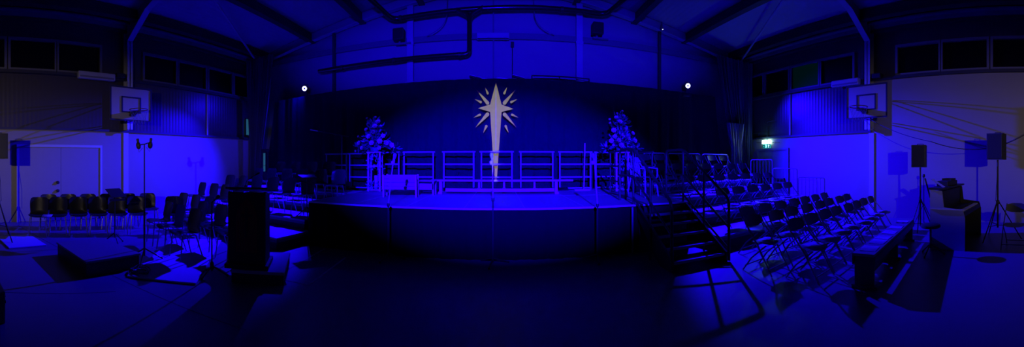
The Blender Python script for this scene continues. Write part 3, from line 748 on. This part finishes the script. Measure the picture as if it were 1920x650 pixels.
# ------------------------------------------------------------------ seating tiers on both sides
SK = math.radians(8)
tiers = {1: [.25, .50, .78, 1.04], -1: [.22, .42, .62, .82]}
def TP(s, u, v, z=0):
    """point of the tier grid: u runs out from the stage, v runs back"""
    x = 3.75 + u * math.cos(SK) - v * math.sin(SK); y = 4.85 + u * math.sin(SK) + v * math.cos(SK)
    return Vector((s * x, y, z))
tname = ['lowest', 'second', 'third', 'top']
for s in (1, -1):
    for k in range(4):
        z = tiers[s][k]; u0, u1 = .02 + .15 * k, 4.35 + .05 * k; v0, v1 = .95 * k, .95 * (k + 1) - .01
        if k == 3: v1 -= .04
        t = thing('seating_platform', '%s tier of the seating platforms on the %s side of the stage' % (tname[k], 'exit sign' if s > 0 else 'lectern'), 'platform', tuple(TP(s, (u0 + u1) / 2, (v0 + v1) / 2)), s * SK, 'seating platforms beside the stage')
        du, dv = u1 - u0, v1 - v0
        d = MB()
        nn = 2
        for q in range(nn):
            a = -du / 2 + du * q / nn; d.bb(a + .004, a + du / nn - .004, -dv / 2, dv / 2, z - .035, z)
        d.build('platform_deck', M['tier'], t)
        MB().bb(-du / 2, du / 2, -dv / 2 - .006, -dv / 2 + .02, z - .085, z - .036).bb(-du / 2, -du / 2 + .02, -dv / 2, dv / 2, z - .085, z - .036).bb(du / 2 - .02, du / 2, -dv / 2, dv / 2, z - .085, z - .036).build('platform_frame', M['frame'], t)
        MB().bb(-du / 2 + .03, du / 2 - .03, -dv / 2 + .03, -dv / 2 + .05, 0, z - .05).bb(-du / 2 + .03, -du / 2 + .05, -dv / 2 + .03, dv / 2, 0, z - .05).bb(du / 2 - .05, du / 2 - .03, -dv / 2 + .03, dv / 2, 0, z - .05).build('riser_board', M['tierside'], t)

# side guard rails with upright bars at the wall end of the tiers, exit side
for k in range(3):
    z = tiers[1][k]; p = TP(1, 4.28 + .05 * k, .95 * k + .47, z)
    t = thing('tier_guard_rail', 'barred guard rail at the wall end of the %s tier' % tname[k], 'guard rail', tuple(p), SK, 'barred guard rails by the exit side wall')
    MB().tube(rounded([(0, -.44, .02), (0, -.44, .92), (0, .44, .92), (0, .44, .02)], .07), .016).build('rail_frame', M['frame'], t, True)
    MB().tube([(0, -.44, .12), (0, .44, .12)], .012).build('lower_rail', M['frame'], t)
    for q in range(6):
        y = -.44 + .88 * (q + 1) / 7; MB().tube([(0, y, .12), (0, y, .91)], .006, 6).build('bar', M['frame'], t)
for (u0, u1, l) in ((.75, 1.5, 'round-cornered rail behind the top tier next to the stage'), (1.6, 2.9, 'long round-cornered rail behind the top tier, middle'), (3.0, 4.2, 'round-cornered rail behind the top tier next to the pale drape')):
    p = TP(1, (u0 + u1) / 2, 3.71, tiers[1][3]); wd = u1 - u0
    t = thing('tier_back_rail', l, 'guard rail', tuple(p), SK, 'rails behind the top tier')
    MB().tube(rounded([(-wd / 2, 0, .02), (-wd / 2, 0, .84), (wd / 2, 0, .84), (wd / 2, 0, .02)], .08), .016).build('rail_frame', M['rail'], t, True)
    MB().tube([(-wd / 2, 0, .45), (wd / 2, 0, .45)], .012).build('middle_rail', M['rail'], t, True)

# ------------------------------------------------------------------ chairs
def folding_chair():
    t = thing('folding_chair', '', 'chair')
    def bk(u, v):
        hw = .205 * (1 - abs(2 * v - 1) ** 3.2) ** (1 / 3.2) if 0 < v < 1 else .09
        x = (2 * u - 1) * max(hw, .09); z = .635 + .17 * v
        return Vector((x, .235 + .06 * v - 1.0 * (x * x) * .9, z))
    MB().grid(8, 8, bk, .012).build('backrest', M['backp'], t, True)
    def stt(u, v):
        hw = .20 * (1 - abs(2 * v - 1) ** 4) ** .25 if 0 < v < 1 else .10
        x = (2 * u - 1) * max(hw, .10); y = -.22 + .39 * v
        return Vector((x, y, .445 - .012 * math.cos(x * 8) - (.012 * (1 - v * 4) if v < .25 else 0)))
    MB().grid(8, 8, stt, .014).build('seat', M['seatp'], t, True)
    for s in (-1, 1):
        MB().tube([(s * .222, -.26, .008), (s * .218, -.02, .40), (s * .205, .20, .66), (s * .19, .27, .80)], .011, 6).build('long_leg', M['leg'], t, True)
        MB().tube([(s * .196, .28, .008), (s * .196, .12, .21), (s * .196, -.14, .42)], .011, 6).build('rear_leg', M['leg'], t, True)
    MB().tube([(-.222, -.21, .10), (.222, -.21, .10)], .009, 6).build('front_stretcher', M['leg'], t)
    MB().tube([(-.196, .24, .08), (.196, .24, .08)], .009, 6).build('rear_stretcher', M['leg'], t)
    return t
def school_chair():
    t = thing('school_chair', '', 'chair')
    pr = [(-.215, .425, .17), (-.19, .445, .20), (-.12, .452, .212), (0, .440, .215), (.10, .428, .212), (.16, .440, .205), (.195, .49, .20), (.215, .57, .205), (.235, .65, .212), (.255, .73, .21), (.27, .79, .19), (.275, .815, .15)]
    def f(u, v):
        i = min(len(pr) - 2, int(v * (len(pr) - 1))); q = v * (len(pr) - 1) - i
        y, z, hw = [pr[i][k] * (1 - q) + pr[i + 1][k] * q for k in range(3)]
        s = 2 * u - 1; c = abs(s) ** 2.4
        back = min(1, max(0, (z - .44) / .10)) if y > .1 else 0
        return Vector((s * hw, y - .055 * c * back, z + .022 * c * (1 - back)))
    MB().grid(10, 22, f, .008).build('shell_seat', M['poly'], t, True)
    for s in (-1, 1):
        MB().tube([(s * .200, -.20, .006), (s * .165, -.15, .42)], .0115, 6).build('leg', M['chrome'], t, True)
        MB().tube([(s * .200, .23, .006), (s * .165, .10, .42)], .0115, 6).build('leg', M['chrome'], t, True)
    MB().tube([(-.165, -.15, .42), (.165, -.15, .42), (.165, .10, .415), (-.165, .10, .415), (-.165, -.15, .42)], .009, 6).build('seat_frame', M['chrome'], t)
    return t
FC = folding_chair(); SC = school_chair(); used = {'f': False, 's': False}
def chair(kind, p, rz, lab, grp):
    src = FC if kind == 'f' else SC
    if not used[kind]:
        used[kind] = True; o = src; o.location = p; o.rotation_euler = (0, 0, rz); o['label'] = lab
    else: o = dup(src, p, rz, lab)
    o['group'] = grp
    return o
sheet0 = [None]; nsheet = [0]
def sheet(p, rz, lab, grp, sz=(.21, .297)):
    if sheet0[0] is None:
        def f(u, v): return Vector(((u - .5) * .21, (v - .5) * .297, .004 * math.sin(u * 3) + .003 * v))
        o = MB().grid(4, 4, f, .0012).build('paper_sheet', M['paper']); sheet0[0] = o
    else:
        o = sheet0[0].copy(); C.collection.objects.link(o)
    o.location = p; o.rotation_euler = (0, 0, rz); tag(o, lab, 'paper', grp)
    o.scale = (sz[0] / .21, sz[1] / .297, 1)
    return o

def floor_row(a, b, n, row, skip=()):
    a, b = Vector(a), Vector(b)
    for i in range(n):
        if i in skip: continue
        p = a + (b - a) * (i / (n - 1)); j = (R.uniform(-.02, .02), R.uniform(-.03, .03)); rz = SK + R.uniform(-.05, .05)
        p = Vector((p.x + j[0], p.y + j[1], 0))
        chair('f', p, rz, 'black-backed folding chair, %s from the steps end of the %s row on the floor' % (ORD[i], row), 'folding chairs on the floor, exit side')
        if row != 'third' or i % 2:
            q = p + Matrix.Rotation(rz, 3, 'Z') @ Vector((R.uniform(-.03, .03), -.03, .463))
            sheet(q, rz + R.uniform(-.25, .25) + PI / 2, 'white paper sheet on the %s chair of the %s floor row' % (ORD[i], row), 'paper sheets on the folding chairs')
floor_row((3.76, 2.82), (7.22, 3.34), 8, 'front')
floor_row((3.6, 3.48), (7.4, 4.12), 8, 'second')
floor_row((4.15, 4.26), (7.45, 4.84), 7, 'third')
for k, (u0, n) in enumerate(((.95, 7), (.75, 7), (.65, 7), (.7, 7))):
    for i in range(n):
        u = u0 + .53 * i
        if u > 4.1: continue
        z = tiers[1][k]; p = TP(1, u, .95 * k + .60 - (.06 if k == 3 else 0), z) + Vector((R.uniform(-.02, .02), R.uniform(-.02, .02), 0)); rz = SK + R.uniform(-.04, .04)
        chair('f', p, rz, 'black-backed folding chair, %s from the stage on the %s tier' % (ORD[i], tname[k]), 'folding chairs on the tiers, exit side')
        if (i + k) % 2 == 0 and k < 3:
            q = p + Matrix.Rotation(rz, 3, 'Z') @ Vector((0, -.03, .463))
            sheet(q, rz + PI / 2, 'white paper sheet on the %s chair of the %s tier, exit side' % (ORD[i], tname[k]), 'paper sheets on the tier chairs')

# school chairs, lectern side: tiers, floor rows and the row along the wall
for k, (u0, n, st_) in enumerate(((1.55, 5, .58), (.75, 6, .60), (.50, 6, .62), (1.5, 4, .66))):
    for i in range(n):
        u = u0 + st_ * i; z = tiers[-1][k]
        p = TP(-1, u, .95 * k + .58 - (.06 if k == 3 else 0), z) + Vector((R.uniform(-.03, .03), R.uniform(-.02, .02), 0))
        chair('s', p, -SK + R.uniform(-.07, .07), 'dark plastic school chair, %s from the stage on the %s lectern side tier' % (ORD[i], tname[k]), 'school chairs on the tiers, lectern side')
rows = [('front', [(-5.66, 3.55), (-5.06, 3.42), (-4.5, 3.34)]), ('middle', [(-5.3, 4.15), (-4.66, 4.08), (-4.0, 3.92)]), ('rear', [(-7.1, 5.0), (-6.5, 4.92), (-5.9, 4.86)])]
for nm, ps in rows:
    for i, (x, y) in enumerate(ps[::-1]):
        chair('s', (x, y, 0), -SK * 1.2 + R.uniform(-.08, .08), 'dark plastic school chair, %s from the lectern end of the %s floor row' % (ORD[i], nm), 'school chairs on the floor behind the lectern')
for i, (px, r, off) in enumerate(((72, 7.45, 0), (109, 7.5, 0), (147, 7.55, 0), (184, 7.6, 0), (221, 7.65, 0), (258, 7.7, 0))):
    a = (px - 935) / F; x, y = r * math.sin(a), r * math.cos(a)
    chair('s', (x, y, 0), PI / 2 - .30, 'dark plastic chair facing the hall, %s from the black case in the wall row' % ORD[i], 'school chairs in the row along the doors wall')
for i, (px, r) in enumerate(((90, 8.15), (128, 8.2), (166, 8.25), (204, 8.3), (242, 8.4), (280, 8.5))):
    a = (px - 935) / F; x, y = r * math.sin(a), r * math.cos(a)
    chair('s', (x, y, 0), PI / 2 - .28, 'dark plastic chair right against the doors wall, %s from the black case' % ORD[i].replace('first', 'number one'), 'school chairs standing against the doors wall')
chair('s', (-6.3, 4.36, 0), PI / 2 - .6, 'dark plastic school chair turned towards the hall at the corner of the chair rows', 'school chairs in the row along the doors wall')
chair('f', (6.35, .22, 0), -PI / 2 - .1, 'black folding chair standing alone behind the piano', 'piano chairs')

# plain slatted garden chair on the stage behind the steps
t = thing('slatted_chair', 'pale slatted garden chair on the stage behind the steps', 'chair', (3.12, 6.80, ZS), .5)
MB().grid(8, 3, lambda u, v: Vector(((2 * u - 1) * (.21 - .03 * v), .24 + .05 * v - .05 * (2 * u - 1) ** 2, .76 + .12 * v)), .02).build('top_rail', M['seatp'], t, True)
for k in range(7):
    x = -.165 + k * .055; MB().box((x, .23, .60), (.022, .012, .33), rx=-.12).build('back_slat', M['seatp'], t)
MB().grid(6, 6, lambda u, v: Vector(((2 * u - 1) * .22, -.22 + .44 * v, .42 + .02 * (2 * u - 1) ** 2)), .02).build('seat', M['seatp'], t, True)
for s in (-1, 1):
    for y0, y1 in ((-.2, -.24), (.2, .27)): MB().tube([(s * .2, y0, .42), (s * .24, y1, 0)], .018, 6).build('leg', M['seatp'], t)
    MB().tube([(s * .24, -.22, .62), (s * .24, .22, .66), (s * .2, .27, .80)], .016, 6).tube([(s * .24, -.22, .62), (s * .22, -.22, .42)], .014, 6).build('armrest', M['seatp'], t, True)

# ------------------------------------------------------------------ long bench with papers in front of the floor rows
bc0 = Vector((5.13, 2.20, 0)); brz = math.radians(9)
t = thing('form_bench', 'long bench, front darkened for shade, with paper sheets before the front row of folding chairs', 'bench', tuple(bc0), brz)
MB().box((0, 0, .435), (2.8, .30, .035), bev=.006).build('seat', M['frame'], t)
MB().box((0, -.145, .36), (2.76, .02, .11)).box((0, .145, .36), (2.76, .02, .11)).build('apron', M['backp'], t)  # front boards coloured darker for the shade they stand in
for x in (-1.34, 0, 1.34): MB().box((x, 0, .2), (.035, .26, .41)).box((x, 0, .02), (.05, .34, .04)).build('end_support', M['backp'], t)
MB().box((0, 0, .13), (2.66, .03, .07)).build('stretcher', M['backp'], t)
for i, d in enumerate((-1.13, -.72, -.42, -.02, .45, .95)):
    p = bc0 + Matrix.Rotation(brz, 3, 'Z') @ Vector((d, 0, .456)); sheet(p, brz + R.uniform(-.1, .1) , 'white paper sheet on the long bench, %s from the steps end' % ORD[i], 'paper sheets on the long bench', (.27, .22))
sheet((-4.5, 4.62, .004), .5, 'paper sheet lying on the floor behind the lectern', 'loose paper sheets')
sheet(tuple(TP(-1, .75, .2, .224)), .3, 'paper sheet lying on the lowest tier next to the stage', 'loose paper sheets', (.3, .22))
sheet((-7.0, 1.62, .47), 1.2, 'paper sheet on a chair of the wall row near the black case', 'loose paper sheets')

# ------------------------------------------------------------------ pale mats under the chairs, lectern side
def matt(cx, cy, w_, l_, rz, lab):
    o = MB().box((0, 0, .014), (w_, l_, .024), bev=.006).build('gym_mat', M['mats']); o.location = (cx, cy, 0); o.rotation_euler = (0, 0, rz); tag(o, lab, 'mat', 'thin pale mats on the floor')
m1 = math.atan2(.62, .75)
c1 = Vector((-3.83, 2.42, 0)) + Vector((-math.sin(m1), math.cos(m1), 0)) * 1.25
matt(c1.x, c1.y, .98, 2.5, m1, 'thin pale mat on the floor running under the front school chairs')
matt(-6.75, 1.0, 1.0, .75, .15, 'thin pale mat on the floor before the wall row by the podium')

# conductor's podium
t = thing('podium', 'low flat grey podium box on the floor near the wall row of chairs', 'podium', (-5.08, 1.98, 0), .08)
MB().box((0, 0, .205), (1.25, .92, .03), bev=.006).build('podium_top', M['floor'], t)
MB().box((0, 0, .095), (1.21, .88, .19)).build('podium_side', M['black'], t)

# ------------------------------------------------------------------ lectern on a small plinth
LR = math.radians(31)
t = thing('reader_plinth', 'low plinth on which the lectern stands', 'plinth', (-3.22, 3.72, 0), LR)
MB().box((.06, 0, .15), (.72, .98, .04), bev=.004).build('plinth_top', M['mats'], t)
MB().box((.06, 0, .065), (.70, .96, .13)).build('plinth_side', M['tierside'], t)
Lc = Vector((-3.22, 3.72, .17)) + Matrix.Rotation(LR, 3, 'Z') @ Vector((-.10, -.19, 0))
t = thing('lectern', 'tall black lectern with a red pointed panel and black cross', 'lectern', tuple(Lc), LR)
MB().box((0, 0, .03), (.60, .52, .06), bev=.006).build('base', M['black'], t)
MB().box((0, -.20, .54), (.52, .03, .98), bev=.004).build('front_panel', M['black'], t)
for s in (-1, 1): MB().prism([(-.2, .06), (.2, .06), (.2, .98), (-.2, 1.04)], .025, lambda u, v, q, s=s: Vector((s * .247 - .0125 + q, u, v))).build('side_panel', M['black'], t)
MB().box((0, .0, .62), (.47, .38, .02)).build('shelf', M['black'], t)
MB().box((0, -.0, 1.055), (.58, .50, .028), rx=-.14, bev=.006).build('reading_top', M['tierside'], t)
arch = [(-.145, .22), (.145, .22), (.145, .66)] + [(.145 * math.cos(a) * (1 - .25 * math.sin(a)), .66 + .25 * math.sin(a)) for a in [PI * .12 * k for k in range(1, 5)]][:4]
arch = [(-.145, .22), (.145, .22), (.145, .68), (.125, .78), (.08, .87), (0, .95), (-.08, .87), (-.125, .78), (-.145, .68)]
pnl = MB().prism(arch, .012, lambda u, v, q: Vector((u, -.227 + q, v))).build('arched_panel', M['redwood'], t)
MB().box((0, -.232, .63), (.035, .014, .40)).box((0, -.232, .72), (.17, .014, .035)).build('cross', M['black'], pnl)
t = thing('lectern_microphone', 'slim gooseneck microphone on the lectern top', 'microphone', tuple(Lc + Vector((-.12, .05, 1.085))), LR)
MB().tube(rounded([(0, 0, 0), (0, 0, .08), (.14, .02, .17)], .04), .005, 6).build('gooseneck', M['black'], t)
MB().lathe([(.008, 0), (.012, .02), (.012, .06), (.005, .07)], (.14, .02, .17), 8, (.8, .1, .45)).build('capsule', M['black'], t)
MB().lathe([(.03, 0), (.03, .012), (.012, .02)], (0, 0, 0), 12).build('base', M['black'], t)

# ------------------------------------------------------------------ stands on the lectern side
t = thing('stereo_microphone_stand', 'tall stand with two black microphones on a crossbar near the podium', 'microphone stand', (-4.72, 2.68, 0), 1.06)
tripod(t, .34, .22)
MB().tube([(0, 0, .1), (0, 0, 1.05)], .016).build('lower_pole', M['blackm'], t, True)
MB().tube([(0, 0, 1.05), (0, 0, 1.90)], .010).build('upper_pole', M['blackm'], t, True)
MB().tube([(-.09, 0, 1.89), (0, 0, 1.90), (.06, 0, 1.92), (.10, 0, 1.92)], .009).build('crossbar', M['blackm'], t, True)
for s, z in ((-1, 1.87), (1, 1.88)):
    mm = MB().lathe([(.014, -.05), (.034, -.03), (.040, .015), (.030, .05), (.020, .06), (.022, .11), (.016, .12)], (s * .095, 0, z), 12, (.12 * s, 0, 1)).build('microphone', M['case'], t, True)
    MB().tube([(s * .095, 0, z - .05), (s * .085, .0, z - .10), (s * .03, 0, z - .03)], .004, 5).build('cable_loop', M['black'], mm)
t = thing('low_microphone_stand', 'black tripod stand on the floor just beside the lectern', 'microphone stand', (-3.60, 3.14, 0), .4)
tripod(t, .22, .14)
MB().tube([(0, 0, .06), (0, 0, 1.05)], .011).build('pole', M['blackm'], t, True)
MB().lathe([(.015, -.05), (.03, -.03), (.03, .05), (.015, .07)], (0, 0, .13), 12).build('clutch', M['black'], t, True)
mic(t, (0, 0, 1.04), (.6, 0, .5), 'black', .8)
def music_stand(p, rz, h, lab, m='black', tilt=1.1, wd=.46):
    t = thing('music_stand', lab, 'music stand', p, rz, 'music stands')
    tripod(t, .24, .22, 'black')
    MB().tube([(0, 0, .12), (0, 0, h)], .011).build('pole', M['blackm'], t, True)
    MB().box((0, -.04, h + .03), (wd, .30, .012), rx=tilt, bev=.003).build('desk', M[m], t)
    MB().box((0, -.11, h - .10), (wd, .05, .012), rx=tilt - PI / 2).build('lip', M[m], t)
music_stand((-6.05, 2.76, 0), PI / 2 + .1, .98, 'black music stand with a tilted desk behind the podium', 'blackm', .5, .34)
music_stand((-3.93, 6.12, .42), .9, .86, 'black music stand on the second tier next to the stage corner', 'blackm', .15, .34)
t = thing('overhead_boom_stand', 'tall boom stand reaching across the dark curtain beside the stage', 'microphone stand', tuple(TP(-1, .95, 3.42, .82)), 0)
tripod(t, .28, .2)
MB().tube([(0, 0, .1), (0, 0, 1.56)], .012).build('pole', M['blackm'], t, True)
MB().tube([(.22, 0, 1.50), (-1.0, 0, 1.74)], .008).build('boom', M['blackm'], t, True)
MB().tube([(-.78, 0, 1.70), (-1.04, 0, 1.752)], .013).build('microphone', M['alu'], t, True)
t = thing('cable_coil', 'heap of black cable beside the foot of the two-microphone stand', 'cable', (-4.27, 2.30, 0))
for q in range(4):
    pts = [(.12 * (1 + .12 * q) * math.cos(a + q) + .03 * math.sin(3 * a), .10 * (1 + .1 * q) * math.sin(a + q) + .02 * q, .014 + .016 * q + .012 * math.sin(2 * a + q)) for a in [2 * PI * k / 24 for k in range(25)]]
    MB().tube(pts, .007, 6).build('cable_turn', M['black'], t, True)
t = thing('black_case', 'black cloth-covered hump of equipment beside the wall row of chairs', 'equipment case', (-6.75, -.62, 0))
def hump(u, v):
    a = 2 * PI * u; q = math.sin(v * PI / 2)
    rr = (.62 + .06 * math.sin(3 * a + 1) + .04 * math.sin(7 * a)) * (1 - .75 * q ** 2.2)
    return Vector((rr * math.cos(a) * .8, rr * math.sin(a), .70 * q * (1 + .06 * math.sin(2 * a)) + .004))
MB().grid(40, 14, hump).build('cloth_cover', M['black'], t, True)
MB().box((0, 0, .22), (.5, .6, .42), bev=.02).build('case_body', M['case'], t)
t = thing('flight_case', 'small black case low on the floor at the camera end of the hall', 'case', (-3.55, .12, 0), .1)
MB().box((0, 0, .16), (.5, .4, .32), bev=.012).build('case_body', M['case'], t)
MB().tube([(-.08, .21, .2), (-.06, .235, .2), (.06, .235, .2), (.08, .21, .2)], .008).build('handle', M['blackm'], t)
MB().box((0, 0, .22), (.51, .41, .03), bev=.004).build('lid_band', M['blackm'], t)

# floor tape outline and cable by the lectern
tp = MB(); P = [Vector((-2.93, 3.68, 0)), Vector((-2.36, 3.72, 0)), Vector((-2.5, 5.1, 0)), Vector((-3.1, 5.45, 0))]
for a, b, wd in ((P[3], P[0], .035), (P[0], P[1], .03), (P[1], P[2], .03)):
    d = b - a; tp.box(((a + b) / 2 + Vector((0, 0, .002))), (d.length, wd, .003), math.atan2(d.y, d.x))
tag(tp.build('floor_tape', M['tape']), 'white tape outline on the floor between the lectern and the stage', 'tape')
tag(MB().tube([(-2.82, 3.45, .01), (-2.7, 3.42, .01), (-2.6, 3.55, .01), (-2.75, 3.7, .01), (-2.9, 3.78, .01)], .007, 6).build('floor_cable', M['black'], None, True), 'short black cable on the floor from the lectern plinth to the tape', 'cable')

# ------------------------------------------------------------------ loudspeakers on stands
def speaker(x, y, z0, h, wd, rz, lab, grp, cut=0):
    t = thing('loudspeaker', lab, 'loudspeaker', (x, y, z0), rz, grp)
    MB().prism([(-wd / 2, -.17), (wd / 2, -.17), (wd * .36, .17), (-wd * .36, .17)], h, lambda u, v, q: Vector((u, v, q))).build('cabinet', M['case'], t)
    MB().box((0, -.176, h / 2), (wd * .9, .014, h * .92), bev=.003).build('grille', M['blackm'], t)
    MB().tube([(-.07, 0, h), (-.06, 0, h + .025), (.06, 0, h + .025), (.07, 0, h)], .009).build('handle', M['black'], t)
def spstand(x, y, h, lab, r=.5, grp='loudspeaker stands'):
    t = thing('speaker_stand', lab, 'stand', (x, y, 0), 0, grp)
    MB().tube([(0, 0, .25), (0, 0, h)], .019).build('pole', M['black'], t, True)
    for k in range(3):
        a = .5 + 2 * PI * k / 3; c, s = math.cos(a), math.sin(a)
        l = MB().tube([(c * .03, s * .03, .78), (c * r, s * r, .015)], .012).build('leg', M['black'], t, True)
        MB().tube([(0, 0, .30), (c * r * .62, s * r * .62, .31)], .007).build('brace', M['black'], l)
    MB().lathe([(.03, -.04), (.036, -.03), (.036, .03), (.03, .04)], (0, 0, .78), 12).build('collar', M['blackm'], t)
    MB().tube([(.03, 0, h - .1), (.1, .03, h - .5), (.05, .05, .8)], .006, 5).build('cable', M['black'], t, True)
spstand(7.0, .60, 1.66, 'black tripod stand of the loudspeaker over the piano, exit side')
speaker(7.0, .60, 1.665, .54, .36, -PI / 2 - .3, 'black loudspeaker on a stand by the exit side wall, beyond the piano stool', 'loudspeakers on stands')
spstand(6.85, 2.24, 1.50, 'black tripod stand of the loudspeaker behind the piano end', .36)
speaker(6.85, 2.24, 1.505, .47, .31, -PI / 2 + .1, 'smaller black loudspeaker on a stand behind the piano end', 'loudspeakers on stands')
spstand(-7.02, .58, 1.68, 'black tripod stand of the loudspeaker beside the double doors')
speaker(-7.02, .58, 1.685, .52, .36, PI / 2, 'black loudspeaker on a stand beside the double doors', 'loudspeakers on stands')
def sag(a, b, s, n=14):
    a, b = Vector(a), Vector(b)
    return [a + (b - a) * (k / n) - Vector((0, 0, 4 * s * (k / n) * (1 - k / n))) for k in range(n + 1)]
tag(MB().tube(sag((8.3, 4.35, 2.92), (6.85, 2.0, 2.05), .10), .008, 6).build('hanging_cable', M['black'], None, True), 'black cable slung from the exit side backboard to the smaller loudspeaker', 'cable')
tag(MB().tube(sag((6.85, 2.0, 2.05), (8.9, -.35, 2.62), .38), .008, 6).build('hanging_cable', M['black'], None, True), 'black cable sagging from the smaller loudspeaker towards the hall end wall', 'cable')
t = thing('folded_music_stand', 'thin folded stand against the exit side wall behind the loudspeaker', 'stand', (8.3, 2.62, 0))
tripod(t, .3, .55, 'black')
MB().tube([(0, 0, .1), (0, 0, 1.24)], .012).build('pole', M['black'], t, True)
MB().lathe([(.02, 0), (.035, .02), (.035, .07), (.02, .09)], (0, 0, 1.22), 10).build('head', M['black'], t, True)
MB().tube([(0.02, -.03, 1.2), (.05, -.16, .7)], .02, 6).build('folded_arm', M['black'], t)

# ------------------------------------------------------------------ upright piano
t = thing('upright_piano', 'dark upright piano with its lit end panel painted paler beside the round stool', 'piano', (6.0, 1.45, 0), -.07)
PL = 1.42
def ends(x):
    return MB().prism([(-.34, .0), (-.34, .60), (-.30, .74), (.06, .78), (.10, 1.08), (.33, 1.10), (.33, 0)], .035, lambda u, v, q: Vector((x + q, u, v)))
ends(0).build('end_panel', M['piano'], t); ends(PL).build('end_panel', M['black'], t)  # lit end painted pale, far end and body dark for shade
MB().bb(.035, PL, .12, .31, .08, 1.06).build('case', M['black'], t)
MB().bb(-.015, PL + .05, .05, .36, 1.10, 1.135, .008).build('top_lid', M['black'], t)
MB().bb(.035, PL, -.33, .12, .62, .70).build('key_bed', M['black'], t)
MB().bb(.12, PL - .09, -.29, -.14, .70, .722).build('white_keys', M['keyw'], t)
bk = MB()
for k in range(36): bk.bb(.135 + k * .0335, .147 + k * .0335, -.21, -.14, .722, .735)
bk.build('black_keys', M['black'], t)
MB().bb(-.008, .0, -.34, .33, .735, .755).build('pale_trim', M['alu'], t)
for y in (-.30, .28):
    MB().lathe([(.03, -.012), (.035, 0), (.03, .012)], (.02, y, .036), 12, (1, 0, 0)).build('caster', M['black'], t)
pb = tag(MB().box((0, 0, .05), (.62, .24, .10), bev=.01).box((.1, 0, .12), (.3, .2, .04)).build('keyboard_case', M['black']), 'long black case lying on the piano top', 'case')
pb.location = (6.75, 1.62, 1.137); pb.rotation_euler = (0, 0, -.1)
tag(MB().grid(4, 4, lambda u, v: Vector((6.1 + .2 * u, 1.55 + .24 * v, 1.137 + .15 * v)), .004).build('sheet_music', M['paper']), 'pale music book leaning on the piano top beside the black case', 'sheet music')
t = thing('piano_stool', 'round black stool in front of the piano end', 'stool', (5.62, 2.0 - .35, 0))
MB().lathe([(.15, .47), (.175, .485), (.175, .52), (.15, .535)], (0, 0, 0), 24).build('seat', M['black'], t, True)
MB().tube([(0, 0, .12), (0, 0, .47)], .02).build('pole', M['blackm'], t)
tripod(t, .24, .2, 'blackm', 3, .9, .014)
